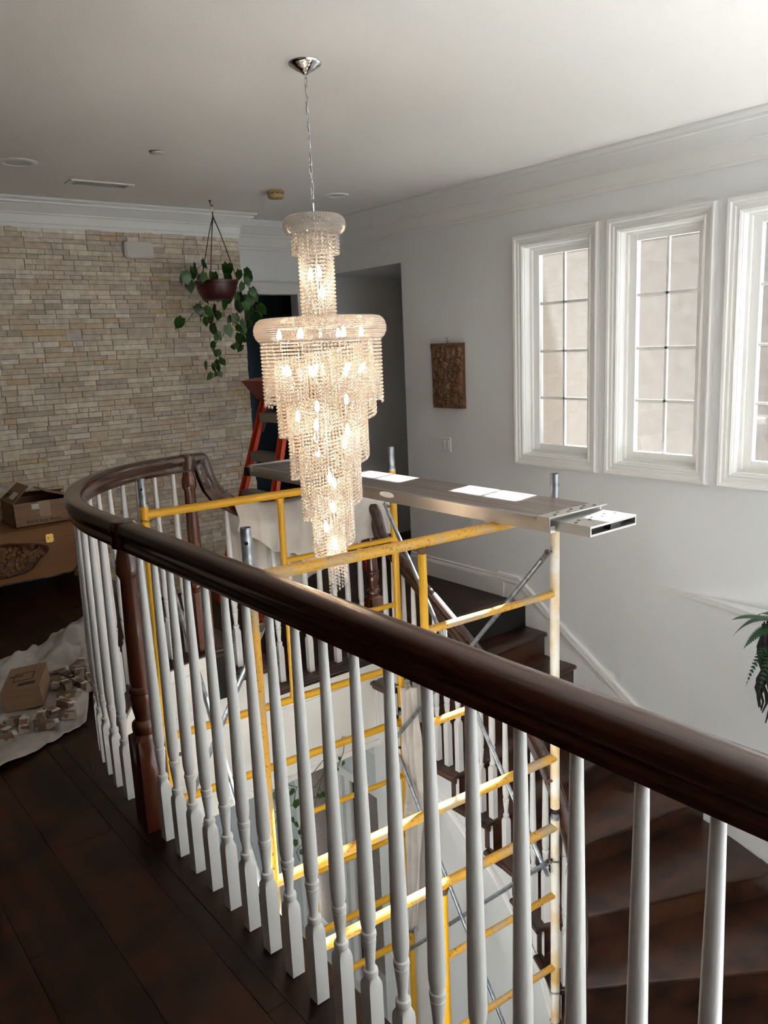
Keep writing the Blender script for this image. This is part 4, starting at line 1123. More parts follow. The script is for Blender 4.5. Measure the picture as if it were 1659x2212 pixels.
# beaded rings
def bead_ring(name, prof, br):
    t = MB(); k = 0
    # walk the profile
    L = []; 
    for i in range(len(prof)-1):
        (r0_,z0_),(r1_,z1_) = prof[i], prof[i+1]; n = max(1, round(math.hypot(r1_-r0_, z1_-z0_)/(br*1.75)))
        for q in range(n): L.append((r0_+(r1_-r0_)*q/n, z0_+(z1_-z0_)*q/n))
    for r, z in L:
        n = int(2*PI*r/(br*2.0)); k += 1
        for i in range(n):
            a = 2*PI*(i+0.5*(k % 2))/n; bead(t, *ringpt(r, a), z, br, br, 6, a)
    o = t.build(name, M['crystal_ring'], ch); o['kind'] = 'stuff'
def arc_prof(rc, zc, rr1, rz, a0, a1, n=9): return [(rc+rr1*math.cos(math.radians(a0+(a1-a0)*i/n)), zc+rz*math.sin(math.radians(a0+(a1-a0)*i/n))) for i in range(n+1)]
bead_ring('beaded_ring', arc_prof(0.094, 2.045, 0.031, 0.036, 110, -75), 0.0038)
bead_ring('beaded_ring', arc_prof(0.236, 1.633, 0.037, 0.046, 115, -80), 0.0042)
# chrome ring frames
for r, z in ((0.094, ZR1+0.004), (0.069, 1.65), (0.247, ZBIG+0.004), (0.205, ZBIG+0.06), (0.205,ZBIG+0.01)):
    b = MB(); b.tube([(*ringpt(r, 2*PI*i/40), z) for i in range(40)], 0.003, 6, closed=True); b.build('ring_frame', M['chrome'], ch, smooth=60)
for i in range(6):
    a = 2*PI*i/6+0.2; b = MB(); b.tube([(*ringpt(0.02, a), 1.66), (*ringpt(0.205, a), 1.645)], 0.004, 6); b.build('ring_spoke', M['chrome'], ch, smooth=60)
hp = []; u = 0.0
while u < 4.8:
    r = max(0.228-0.0395*u, 0.03); a = 2*PI*u; d = rdir*(-math.cos(a)) + (-cdir)*(-math.sin(a)); hp.append((CX_+d.x*r, CY_+d.y*r, min(1.395-0.182*u+0.282, ZBIG))); u += 0.03
b = MB(); b.tube(hp, 0.0025, 6); b.build('spiral_frame', M['chrome'], ch, smooth=60)
# bulbs
def bulb(x, y, z, tilt=0.0):
    b = MB(); b.lathe([(0.0,-0.024),(0.006,-0.022),(0.0098,-0.012),(0.0102,-0.002),(0.0075,0.012),(0.003,0.024),(0.0,0.028)], 12)
    b2 = MB(); b2.lathe([(0.0,-0.065),(0.007,-0.065),(0.007,-0.024),(0.0,-0.024)], 10)
    q = MB(); rot = Matrix.Rotation(tilt, 4, 'Y')
    o = link('bulb', None, ch) if False else None
    me = b.mesh('bulb', M['bulb'], smooth=60); ob_ = link('bulb', me, ch, (x, y, z)); ob_.rotation_euler = (tilt, tilt*0.6, 0)
    me2 = b2.mesh('bulb_socket', M['chrome'], smooth=60); o2 = bpy.data.objects.new('bulb_socket', me2); C.objects.link(o2); o2.parent = ob_
for i in range(3): bulb(*ringpt(0.026, 2*PI*i/3+0.6), (1.865,1.855,1.78)[i])
for i in range(7): bulb(*ringpt(0.165, 2*PI*i/7+0.25), 1.47, 0.5*math.cos(i))
for i in range(6): bulb(*ringpt(0.17, 2*PI*i/6+0.5), 1.615)
for i in range(5): bulb(*ringpt(0.115, 2*PI*i/5), 1.34-0.03*i)
for (r, a, z) in ((0.085,3.6,1.20),(0.085,5.2,1.16),(0.07,1.6,1.12),(0.06,4.2,1.02),(0.05,0.5,0.98),(0.045,4.4,0.89),(0.03,3.2,0.80),(0.02,4.6,0.72),(0.012,4.4,0.655)): bulb(*ringpt(r, a), z)
# ================================================================== other things
EYE = Vector((0,0,1.55))
def ray(px, py): return cr*((px-829.5)/FPX) - cu*((py-1106)/FPX) + fw
def at_y(px, py, Y): d = ray(px, py); return EYE+d*(Y/d.y)
def at_x(px, py, X): d = ray(px, py); return EYE+d*(X/d.x)

# ---- step ladder on the landing
ld = thing('step_ladder', 'orange fibreglass step ladder with red top standing on the landing', 'ladder', (3.2, 5.3, ZL))
def rail_bar(p, q, w, d, name, matl):
    p, q = Vector(p), Vector(q); t = (q-p).normalized(); sy = Vector((0,1,0)); sy = (sy-t*sy.dot(t)).normalized(); sx = t.cross(sy)
    b = MB(); c = (p+q)/2; h = (q-p)/2
    b.obox(c, sx*d*0.08, sy*w/2, h); b.obox(c+sy*(w/2-0.003)-sx*0+sx*d*0.5, sx*d*0.5, sy*0.003, h); b.obox(c-sy*(w/2-0.003)+sx*d*0.5, sx*d*0.5, sy*0.003, h)
    return b.build(name, matl, ld)
def lrp(a, c, t): return Vector(a)*(1-t)+Vector(c)*t
LB, LT = (2.70,5.60,ZL), (3.17,5.44,1.25); RBt, RT = (2.70,4.98,ZL), (3.17,5.12,1.25)
rail_bar(LB, LT, 0.075, 0.03, 'front_rail', M['orange']); rail_bar(RBt, RT, 0.075, 0.03, 'front_rail', M['orange'])
rail_bar((3.80,5.58,ZL), (3.29,5.43,1.25), 0.05, 0.03, 'rear_rail', M['orange']); rail_bar((3.80,5.0,ZL), (3.29,5.13,1.25), 0.05, 0.03, 'rear_rail', M['orange'])
for k in range(1, 6):
    t = k*0.29/1.6; a, c = lrp(LB, LT, t), lrp(RBt, RT, t); b = MB(); mid_ = (a+c)/2; L = (a-c).length/2-0.02
    b.box(mid_.x-0.045, mid_.y-L, mid_.z-0.006, mid_.x+0.045, mid_.y+L, mid_.z+0.004); b.box(mid_.x-0.047, mid_.y-L, mid_.z-0.065, mid_.x-0.042, mid_.y+L, mid_.z+0.004)
    st = b.build('step', M['alu_dark'], ld)
    b = MB()
    for s_ in (-1, 1):
        b = MB(); b.tube([(mid_.x-0.03, mid_.y+s_*(L-0.01), mid_.z-0.14), (mid_.x-0.03, mid_.y+s_*(L-0.09), mid_.z-0.03)], 0.008, 6); b.build('step_brace', M['alu_dark'], st)
for k in (1, 3): 
    t = k*0.42/1.6; a, c = lrp((3.80,5.58,ZL),(3.29,5.43,1.25),t), lrp((3.80,5.0,ZL),(3.29,5.13,1.25),t); b = MB(); b.tube([a, c], 0.012, 8); b.build('rear_brace', M['alu_dark'], ld)
b = MB(); z0, z1 = 1.20, 1.345
b.add([(3.11,5.05,z0),(3.35,5.05,z0),(3.35,5.50,z0),(3.11,5.50,z0),(3.02,4.99,z1),(3.40,4.99,z1),(3.40,5.57,z1),(3.02,5.57,z1)], [(0,3,2,1),(4,5,6,7),(0,1,5,4),(1,2,6,5),(2,3,7,6),(3,0,4,7)])
b.add([(3.02,4.99,z1),(3.40,4.99,z1),(3.40,5.57,z1),(3.02,5.57,z1),(3.10,5.05,z1+0.02),(3.33,5.05,z1+0.02),(3.33,5.50,z1+0.02),(3.10,5.50,z1+0.02)], [(4,5,6,7),(0,1,5,4),(1,2,6,5),(2,3,7,6),(3,0,4,7)])
b.build('top_cap', M['red'], ld)

# ---- carved chest
cs = thing('wooden_chest', 'carved golden camphor wood chest with brass latch against the stone wall', 'chest', (0.95, 5.78, 0))
x0, x1, yf, yb = 0.18, 1.78, 5.545, 5.99
b = MB(); b.box(x0,yf,0.14,x1,yb,0.388); b.build('body', M['oak'], cs)
b = MB(); b.box(x0-0.004,yf-0.004,0.391,x1+0.004,yb,0.462); b.box(x0-0.012,yf-0.012,0.462,x1+0.012,yb+0.005,0.474); b.build('lid', M['oak'], cs)
def foot(xa, sgn):
    b = MB(); pts = [(0,0.20),(0.05,0.215),(0.12,0.19),(0.165,0.15),(0.165,0.13),(0.12,0.10),(0.07,0.06),(0.03,0.0),(0,0.0)]
    b.add([(xa+sgn*p[0],yf-0.03,p[1]) for p in pts]+[(xa+sgn*p[0],yf+0.03,p[1]) for p in pts], [tuple(range(len(pts))), tuple(range(2*len(pts)-1,len(pts)-1,-1))]+[(i,(i+1)%len(pts),len(pts)+(i+1)%len(pts),len(pts)+i) for i in range(len(pts))])
    o = b.build('foot', M['oak'], cs); fixn(o.data)
    c = MB(); rr = random.Random(4)
    for i in range(34):
        u, v = rr.uniform(0.01,0.14), rr.uniform(0.03,0.19)
        if v < 0.03+u*0.75 or v > 0.215-u*0.4: continue
        c.lathe([(0.011,0),(0.010,0.004),(0.006,0.008),(0.0,0.009)], 7)
        for q in range(28): pass
        n = 28; last = c.v[-n:]; c.v[-n:] = [(xa+sgn*u+p[0]*rr.uniform(0.95,1.05), yf-0.03-p[2], v+p[1]) for p in last]
    c.build('foot_carving', M['oak_carve'], o, smooth=50)
foot(x1-0.005, -1); foot(x0+0.005, 1)
b = MB(); b.box(x0,yb-0.06,0,x0+0.06,yb,0.15); b.box(x1-0.06,yb-0.06,0,x1,yb,0.15); b.build('rear_foot', M['oak'], cs)
# medallion of carved blossoms across body and lid
def lens(t):
    a = 2*PI*t; r = 1+0.10*math.sin(3*a+0.4)+0.06*math.sin(5*a); return (1.205+0.235*math.cos(a)*r, 0.298+0.115*math.sin(a)*r)
b = MB(); ring = [lens(i/48) for i in range(48)]
vs = [(p[0], yf-0.003, p[1]) for p in ring]+[(1.205+(p[0]-1.205)*0.93, yf-0.014, 0.298+(p[1]-0.298)*0.92) for p in ring]+[(1.205+(p[0]-1.205)*0.90, yf-0.0065, 0.298+(p[1]-0.298)*0.88) for p in ring]
fs = [(48*k+i, 48*k+(i+1)%48, 48*(k+1)+(i+1)%48, 48*(k+1)+i) for k in (0,1) for i in range(48)]+[tuple(96+i for i in range(48))]
b.add(vs, fs); md_ = b.build('medallion', M['oak_edge'], cs, smooth=60); fixn(md_.data)
b = MB(); rr = random.Random(9)
for i in range(150):
    a, q = rr.random(), math.sqrt(rr.random())*0.86; p = lens(a); cx0, cz0 = 1.205+(p[0]-1.205)*q, 0.298+(p[1]-0.298)*q
    s_ = rr.uniform(0.010, 0.019); n0 = len(b.v); b.lathe([(s_,0),(s_*0.92,0.006),(s_*0.6,0.011),(s_*0.25,0.0085),(0.0,0.009)], 7)
    e = rr.uniform(0.7,1.3)
    b.v[n0:] = [(cx0+p_[0]*e, yf-0.006-p_[2]*rr.uniform(0.9,1.0), cz0+p_[1]) for p_ in b.v[n0:]]
b.build('carving', M['oak_carve'], md_, smooth=40)
b = MB(); b.box(1.455,yf-0.010,0.368,1.495,yf-0.003,0.425); b.box(1.450,yf-0.012,0.372,1.456,yf-0.003,0.42); b.box(1.494,yf-0.012,0.372,1.50,yf-0.003,0.42); b.tube([(1.475,yf-0.013,0.395),(1.475,yf-0.020,0.395)],0.010,12); b.box(1.46,yf-0.014,0.405,1.49,yf-0.009,0.41)
b.build('latch', M['brass'], cs)

# ---- open carton on the chest
cb = thing('cardboard_carton', 'open brown cardboard carton with printed lettering standing on the chest', 'box', (1.50, 5.82, 0.476))
X0, X1, Y0, Y1, Z0, Z1 = 1.30, 1.70, 5.645, 5.97, 0.476, 0.635; tk = 0.004
b = MB(); b.box(X0,Y0,Z0,X1,Y0+tk,Z1); b.box(X0,Y1-tk,Z0,X1,Y1,Z1); b.box(X0,Y0,Z0,X0+tk,Y1,Z1); b.box(X1-tk,Y0,Z0,X1,Y1,Z1); b.box(X0,Y0,Z0,X1,Y1,Z0+tk); b.build('body', M['card'], cb)
def flap(name, p, q, r_, s_, matl):
    p, q, r_, s_ = map(Vector, (p, q, r_, s_)); n = (q-p).cross(s_-p).normalized()*0.002
    b = MB(); b.add([p-n,q-n,r_-n,s_-n,p+n,q+n,r_+n,s_+n], [(0,3,2,1),(4,5,6,7),(0,1,5,4),(1,2,6,5),(2,3,7,6),(3,0,4,7)]); return b.build(name, matl, cb)
fl = flap('flap', (X0,Y0,Z1),(X0,Y1,Z1),(X0+0.12,Y1-0.02,Z1+0.105),(X0+0.12,Y0+0.03,Z1+0.105), M['card'])
flap('flap', (X1,Y0,Z1),(X1,Y1,Z1),(X1-0.18,Y1-0.01,Z1+0.06),(X1-0.18,Y0+0.02,Z1+0.06), M['card'])
flap('flap', (X0,Y1,Z1),(X1,Y1,Z1),(X1,Y1-0.10,Z1+0.03),(X0+0.03,Y1-0.10,Z1+0.05), M['card_dark'])
b = MB(); n_ = Vector((-0.66,0,0.75)); c0 = Vector((X0+0.045,Y0+0.13,Z1+0.0395))+n_*0.003; ax = Vector((0.75,0,0.66)); b.obox(c0, ax*0.028, Vector((0,0.055,0)), n_*0.0006); b.build('shipping_label', M['paper'], fl)
b = MB(); b.box(1.415,Y0-0.001,0.585,1.462,Y0,0.622); b.build('shipping_label', M['paper'], cb)
b = MB(); b.box(1.462,Y0-0.0008,0.53,1.535,Y0,0.637); b.build('packing_tape', mat('clear_tape',(0.40,0.27,0.18),0.25), cb)
text_mesh('Bath & Body Works', 0.030, 'lettering', M['ink'], cb, Matrix.Translation((1.372,Y0-0.0009,0.497)) @ Matrix.Rotation(PI/2,4,'X') @ Matrix.Diagonal((0.92,1.0,1.0,1.0)))

# ---- canvas drop cloth on the hall floor
def bil(u, v):
    A, B_, Cc, D = Vector((0.05,2.98,0)), Vector((0.955,3.37,0)), Vector((1.46,4.72,0)), Vector((0.42,4.13,0))
    return (A*(1-u)+B_*u)*(1-v)+(D*(1-u)+Cc*u)*v
def cloth_fn(u, v):
    p = bil(u, v); w_ = 0.02*nz(u*5, v*4, 3.1); p += Vector((w_, 0.02*nz(u*4, v*5, 8.7), 0))
    lim = ell_y(p.x, -0.03) if p.x > GX-0.03 else 0
    z = 0.007 + 0.016*max(0, nz(u*4+3, v*5, 1.0)+0.1) + 0.010*abs(nz(u*11, v*9+u*4, 5.0)) + 0.004*abs(nz(u*26,v*24,2))
    q = max(0, 1-((u-0.86)/0.22)**2)*max(0, 1-((v-0.86)/0.17)**2)
    z += 0.085*q*(0.35+0.65*abs(math.sin(11*v-7*u+3.5*nz(u*5,v*5,2)))**0.7)
    wr = abs(nz(u*7+2*nz(u*3,v*3,4), v*7, 6.0)); z += 0.022*max(0, 0.35-wr)/0.35*(0.4+0.6*v)
    q2 = max(0, 1-((v-0.93)/0.09)**2); z += 0.045*q2*(0.5+0.5*math.sin(14*u+2*nz(u*5,v*3,7)))
    q3 = max(0, 1-((u-0.93)/0.10)**2)*max(0,1-((v-0.35)/0.3)**2); z += 0.05*q3*(0.6+0.4*math.sin(7*v))
    return (p.x, p.y, max(z, 0.006))
b = MB(); b.grid(90, 90, cloth_fn); o = b.build('drop_cloth', M['canvas_floor'], smooth=180); tag(o, 'rumpled canvas drop cloth spread on the dark hall floor', 'cloth')
o.modifiers.new('thickness', 'SOLIDIFY').thickness = 0.002; o.modifiers['thickness'].offset = 1
# carton lying on it
def carton(name, label, c, size, rz, rx, ry, matl, cat='box', group=None, prints=False):
    t = thing(name, label, cat, c, group); R_ = Matrix.Rotation(rz,4,'Z') @ Matrix.Rotation(rx,4,'X') @ Matrix.Rotation(ry,4,'Y')
    T = Matrix.Translation(c) @ R_; sx, sy, sz = size
    b = MB(); b.box(-sx/2,-sy/2,0,sx/2,sy/2,sz); b.v = [tuple(T @ Vector(p)) for p in b.v]; bd = b.build('body', matl, t)
    b = MB(); k = 0.6
    b.add([(-sx/2,sy/2,sz),(sx/2,sy/2,sz),(sx/2,sy/2+sz*0.25,sz*0.98),(-sx/2,sy/2+sz*0.25,sz*0.98)], [(0,1,2,3)]) if prints else b.box(-sx/2,-sy/2-sz*0.5,sz*0.93,sx/2,-sy/2,sz)
    b.v = [tuple(T @ Vector(p)) for p in b.v]; b.build('flap', matl if prints else M['paper'], t)
    if prints:
        b = MB()
        for (u0,v0,u1,v1) in ((-0.42,0.10,-0.05,0.16),(-0.1,-0.35,0.35,-0.22),(-0.25,-0.12,0.2,-0.09),(-0.25,0.22,0.25,0.25),(-0.28,-0.12,-0.25,0.25),(0.22,-0.12,0.25,0.25)): b.box(u0*sx,v0*sy,sz,u1*sx,v1*sy,sz+0.0006)
        for i in range(5): b.box(-sx/2-0.0006,-0.3*sy+0.02*i,0.2*sz,-sx/2,-0.3*sy+0.02*i+0.008,0.75*sz)
        b.v = [tuple(T @ Vector(p)) for p in b.v]; b.build('print', M['ink'], bd)
    else:
        b = MB(); b.box(-sx*0.35,-sy*0.38,sz,sx*0.35,sy*0.2,sz+0.0005); b.box(sx/2,-sy*0.3,0.15*sz,sx/2+0.0005,sy*0.3,0.8*sz); b.v = [tuple(T @ Vector(p)) for p in b.v]; b.build('print', M['card_dark'], bd)
    return t
carton('cardboard_box', 'closed brown cardboard box with printed panel lying on the floor cloth', (0.83,3.79,0.035), (0.165,0.235,0.10), -0.42, 0.06, -0.10, M['card'], prints=True)
rr = random.Random(21)
M['bulb_box'] = vary(mat('bulb_carton', (0.42,0.36,0.29), 0.8, noise_col=((0.20,0.13,0.085), 25.0, 1.0, (0.5,0.55))), 0.35)
def cloth_z(x, y):
    best = 0.03; bd = 9
    for i in range(0, 31):
        for j in range(0, 31):
            q = cloth_fn(0.4+0.6*i/30, j/30); d = (q[0]-x)**2+(q[1]-y)**2
            if d < bd: bd = d; best = q[2]
    return best
placed = []; tries = 0
zones = ((0.95,1.10,3.58,3.95,13),(0.60,0.93,3.40,3.58,9))
for (xa, xb, ya, yb2, cnt) in zones:
    n = 0
    while n < cnt and tries < 4000:
        tries += 1; x, y = rr.uniform(xa, xb), rr.uniform(ya, yb2); sz = (rr.uniform(0.030,0.042), rr.uniform(0.062,0.088), rr.uniform(0.028,0.036))
        if x > 0.98 and y < 3.62: continue
        if math.hypot(x-0.815, y-3.735) < 0.17: continue
        if all((x-a)**2+(y-c)**2 > (0.056)**2 for a, c in placed):
            placed.append((x, y)); n += 1
            carton('bulb_carton', 'small empty light bulb carton scattered on the floor cloth', (x, y, cloth_z(x, y)+0.006), sz, rr.uniform(0,PI), rr.uniform(-0.12,0.12), rr.uniform(-0.12,0.12), M['bulb_box'], group='light bulb cartons on the floor cloth')

# ---- canvas over the landing's handrail
def drape(u, v):
    x = 1.985+1.10*u
    f = 0.5+0.5*nz(u*3.0, 0.3, 2.0)
    crest = 0.712 if x > 2.2 else 0.712+0.055*max(0, (2.2-x)/0.2)
    nb_len = 0.17+0.16*min(1, u*2.6)+0.06*max(0, 1-abs(u-0.43)/0.10)+0.012*nz(u*4, 1.0, 4.0)
    bk_len = 0.45+0.10*math.sin(5*u)
    s = v*(nb_len+bk_len+0.10)-nb_len
    yr = 3.888+0.04*(x-2.2)/0.75 if x > 2.2 else 3.888
    fold = 0.018*math.sin(22*u+7*nz(u*3,v*2,1.0))+0.03*nz(u*7, v*3, 9.0)
    if s < 0:
        d = min(1, -s/0.10); z = crest+0.006+0.006*math.sin(PI*min(1,-s/0.05)*0.5)*0 - max(0,-s-0.01)
        y = yr-0.040-0.01*d-(0.010+abs(fold))*d - 0.04*math.exp(-((u-0.10)/0.10)**2)*d
        x2 = x + 0.05*(-s)*(1 if u > 0.6 else -1)*d + 0.03*nz(u*6, v*5, 3.0)*d
        return (x2, y, z+0.012*nz(u*9,v*7,1.5)*d)
    if s < 0.10:
        t = s/0.10; return (x, yr-0.040+0.08*t, crest+0.006+0.010*math.sin(PI*t)+0.010*abs(nz(u*10,0.2,0.7)))
    d = min(1, (s-0.10)/0.10); return (x, yr+0.040+0.010*d+(0.012+abs(fold)*1.2)*d, crest+0.006-(s-0.10))
b = MB(); b.grid(100, 60, drape); o = b.build('canvas_drape', M['canvas'], smooth=180); tag(o, 'cream canvas sheet hung over the landing handrail', 'cloth')
o.modifiers.new('thickness', 'SOLIDIFY').thickness = 0.002
# twisted canvas hanging down beside the flight
def hang(u, v):
    z = -0.42-1.65*v; wdt = 0.085+0.03*math.sin(3*v+0.5)+0.02*v
    yy = 3.425+0.05*v-0.02*math.sin(4*v)+(u-0.5)*wdt*1.3; xx = 2.808+0.018*math.sin(u*17+5*v+2*nz(u*2,v*4,1))+0.02*nz(u*5,v*6,2)
    return (xx, yy, z+0.02*math.sin(u*6))
b = MB(); b.grid(40, 60, hang); o = b.build('canvas_sheet', M['canvas'], smooth=180); tag(o, 'narrow folded canvas sheet hanging down below the stair edge', 'cloth')
o.modifiers.new('thickness', 'SOLIDIFY').thickness = 0.002
# bundle of it on the first tread
# ---- hanging pothos
LEAF = None
def leaf_mesh():
    b = MB(); n = 9; L = 1.0; vs = []; fs = []
    for i in range(n):
        t = i/(n-1); w_ = 0.40*math.sin(PI*min(1, t*0.93+0.13))**0.75*(1-t*0.25) if t < 1 else 0.0
        if t > 0.72: w_ *= (1-(t-0.72)/0.28)*0.9+0.02
        dz = -0.20*t*t; cup = 0.16
        vs += [(-w_, t-(0.10 if i == 0 else 0), dz+cup*w_), (0, t, dz), (w_, t-(0.10 if i == 0 else 0), dz+cup*w_)]
        if i: o_ = 3*(i-1); fs += [(o_, o_+1, o_+4, o_+3), (o_+1, o_+2, o_+5, o_+4)]
    b.add(vs, fs); return b.mesh('leaf', M['leaf'], smooth=180)
LEAF = leaf_mesh()
def add_leaf(root, p, size, droop, rot, tw=0.0):
    o = link('leaf', LEAF, root, p); o.scale = (size, size, size)
    o.rotation_euler = (droop, tw, rot); return o
hk = Vector((2.90, 5.605, ZC))
pl = thing('hanging_plant', 'green trailing pothos in a maroon pot hung from the ceiling hook', 'plant', (hk.x, hk.y, 1.94))
zr, zb_ = 2.085, 1.945
b = MB(); prof = [(0.0,zb_),(0.096,zb_),(0.112,zb_+0.012),(0.134,zb_+0.05),(0.148,zb_+0.09),(0.152,zb_+0.115),(0.158,zb_+0.118),(0.161,zb_+0.135),(0.161,zr),(0.150,zr),(0.146,zr-0.02),(0.0,zr-0.025)]
b.lathe(prof, 36, (hk.x,hk.y,0), cap=False); b.build('pot', M['pot'], pl, smooth=40)
b = MB(); b.lathe([(0.0,zr-0.018),(0.06,zr-0.012),(0.145,zr-0.02)], 24, (hk.x,hk.y,0), cap=False); b.build('soil', M['soil'], pl, smooth=60)
b = MB(); b.lathe([(0.0,0.0),(0.010,0.0),(0.010,-0.004),(0.004,-0.008),(0.004,-0.018),(0,-0.018)], 12, tuple(hk)); b.tube([hk+Vector((0,0,-0.016)), hk+Vector((0.002,0,-0.03)), hk+Vector((0.012,0,-0.042)), hk+Vector((0.02,0,-0.036)), hk+Vector((0.019,0,-0.026))], 0.003, 8); b.build('hook', M['black'], pl, smooth=50)
b = MB(); b.tube([hk+Vector((0.014+0.016*math.cos(a),0,-0.058+0.018*math.sin(a))) for a in [2*PI*i/16 for i in range(16)]], 0.0018, 6, closed=True); b.build('ring', M['brass'], pl, smooth=60)
kn = hk+Vector((0.014,0,-0.08))
for i in range(3):
    a = math.radians((200, 330, 80)[i]); e = Vector((hk.x+0.155*math.cos(a), hk.y+0.155*math.sin(a), zr)); 
    b = MB(); b.tube([kn, kn+Vector((0,0,-0.03)), mid(kn, e, 0.3)+Vector((0,0,0.0)), e], [0.005,0.005,0.0035,0.0035], 8); b.build('strap', M['strap'], pl, smooth=50)
rr = random.Random(33)
def zpx(zx, zy): return (360+zx*0.18992, 420+zy*0.18992)
vines = [
 [(400,960),(300,900),(210,955),(260,1055)], [(430,950),(410,800),(330,850)], [(540,950),(520,900)], [(690,950),(655,850),(735,850)],
 [(400,1000),(410,1100),(430,1180),(390,1260),(330,1330),(185,1480)], [(330,1330),(440,1350),(450,1450),(520,1430)],
 [(510,1240),(560,1330),(585,1380),(530,1540),(600,1620),(690,1560)], [(590,1650),(545,1720),(530,1790),(585,1810),(615,1910),(590,1980),(540,1980),(590,2050),(515,2080)], [(590,1930),(460,1960)],
 [(770,980),(835,920),(900,890),(940,940)], [(780,1000),(870,1060),(900,1000),(965,1120),(955,1220)], [(790,1010),(830,1180),(800,1290),(840,1290),(780,1420),(850,1480)],
 [(650,1200),(720,1200),(655,1250)], [(850,1250),(940,1400),(960,1490)], [(880,1290),(960,1330),(1050,1320)], [(860,1550),(830,1650),(780,1740),(860,1760)], [(690,1560),(800,1540),(880,1560)], [(1060,1390),(1040,1440)], [(830,1180),(880,1200),(960,1170)]]
for v in vines:
    pts = []; dep = hk.y+rr.uniform(-0.10, 0.06)
    for (zx, zy) in v:
        p = at_y(*zpx(zx, zy), dep+rr.uniform(-0.03,0.03)); pts.append(p)
    sm = []
    for i in range(len(pts)-1):
        for q in range(4):
            t = q/4; sm.append(mid(pts[i], pts[i+1], t)+Vector((0.004*math.sin(7*t+i),0.004*math.cos(5*t),0.0)))
    sm.append(pts[-1]); b = MB(); b.tube(sm, 0.0022, 5); b.build('vine', M['stem'], pl, smooth=60)
    for i, p in enumerate(pts):
        if i == 0 and len(pts) > 3: continue
        sz = rr.uniform(0.070, 0.108)*(0.72 if v[i][1] > 1650 else 1.0)
        yaw_ = math.radians(-38)+rr.uniform(-0.9,0.9); add_leaf(pl, p+Vector((0,0,sz*0.45)), sz, -PI/2+rr.uniform(-0.15,0.45), PI+yaw_+rr.uniform(-0.5,0.5), rr.uniform(-0.7,0.7))
        if rr.random() < 0.35: add_leaf(pl, p+Vector((rr.uniform(-0.03,0.03),0.03,sz*0.3)), sz*0.8, -PI/2+rr.uniform(-0.2,0.7), PI+yaw_+rr.uniform(-1.2,1.2), rr.uniform(-0.9,0.9))

# ---- vine trailing below the landing
vn = thing('trailing_vine', 'thin dark vine with few green leaves trailing below the landing', 'plant', (2.3, 3.72, -0.9))
lv = [[(745,1590),(742,1625),(730,1655),(722,1690)], [(735,1600),(700,1655),(690,1700),(680,1740)], [(722,1640),(680,1700),(640,1700),(600,1690)], [(640,1700),(636,1725),(640,1745)], [(690,1700),(697,1722)], [(650,1780),(645,1800),(655,1820),(640,1840),(648,1860)], [(720,1720),(680,1722),(600,1750),(560,1775)], [(596,1690),(592,1720),(600,1760),(590,1795),(596,1830)], [(680,1720),(650,1780)], [(742,1590),(700,1640),(660,1690)]]
for v in lv:
    pts = [at_y(x, y, 3.72+rr.uniform(-0.03,0.03)) for x, y in v]; b = MB(); b.tube(pts, 0.0022, 5); b.build('vine', M['stem_dark'], vn, smooth=60)
for (x, y, s_) in ((598,1700,.055),(633,1712,.05),(640,1738,.06),(690,1722,.045),(700,1718,.045),(735,1640,.03),(742,1650,.035),(728,1665,.035),(724,1680,.03),(640,1782,.04),(648,1800,.045),(640,1822,.05),(652,1842,.05),(596,1810,.045),(633,1772,.04),(590,1722,.05)):
    add_leaf(vn, at_y(x, y, 3.71)+Vector((0,0,s_*0.5)), s_, -PI/2+rr.uniform(-0.3,0.5), PI-0.66+rr.uniform(-0.8,0.8), rr.uniform(-0.5,0.5))

# ---- fern in a fringed basket on the right wall
fc = at_x(1714, 1335, 3.93)
fb = thing('fern_basket', 'green fern in a fringed woven basket hanging beside the curved wall', 'plant', (fc.x, fc.y, fc.z-0.55))
b = MB(); zt_ = fc.z-0.06
b.lathe([(0.0,zt_-0.42),(0.06,zt_-0.42),(0.085,zt_-0.36),(0.115,zt_-0.15),(0.128,zt_-0.02),(0.132,zt_),(0.122,zt_),(0.0,zt_-0.03)], 28, (fc.x,fc.y,0), cap=False); b.build('basket', M['basket'], fb, smooth=40)
for i in range(16):
    zz = zt_-0.40+0.025*i; r_ = 0.065+ (0.128-0.065)*min(1,(zz-zt_+0.42)/0.40)**0.7
    b = MB(); b.tube([(fc.x+(r_+0.002)*math.cos(a), fc.y+(r_+0.002)*math.sin(a), zz) for a in [2*PI*q/28 for q in range(28)]], 0.009, 6, closed=True); b.build('weave_coil', M['basket'], fb, smooth=60)
for i in range(26):
    a = 2*PI*i/26; p = Vector((fc.x+0.138*math.cos(a), fc.y+0.138*math.sin(a), zt_+0.01)); L = rr.uniform(0.40,0.50); pts = [p]
    for q in range(1, 9): pts.append(p+Vector((0.012*math.sin(q*1.3+i), 0.012*math.cos(q*1.7+i), -L*q/8)))
    b = MB(); b.tube(pts, [0.004]+[0.009]*6+[0.006,0.003], 6); b.build('fringe', M['fringe'], fb, smooth=60)
b = MB()
for i in range(3):
    a = 2*PI*i/3+0.4; b.tube([(fc.x+0.13*math.cos(a), fc.y+0.13*math.sin(a), zt_), (fc.x, fc.y, zt_+0.75)], 0.003, 6)
b.tube([(fc.x, fc.y, zt_+0.75),(fc.x,fc.y,ZC)], 0.003, 6); b.build('cord', M['fringe'], fb)
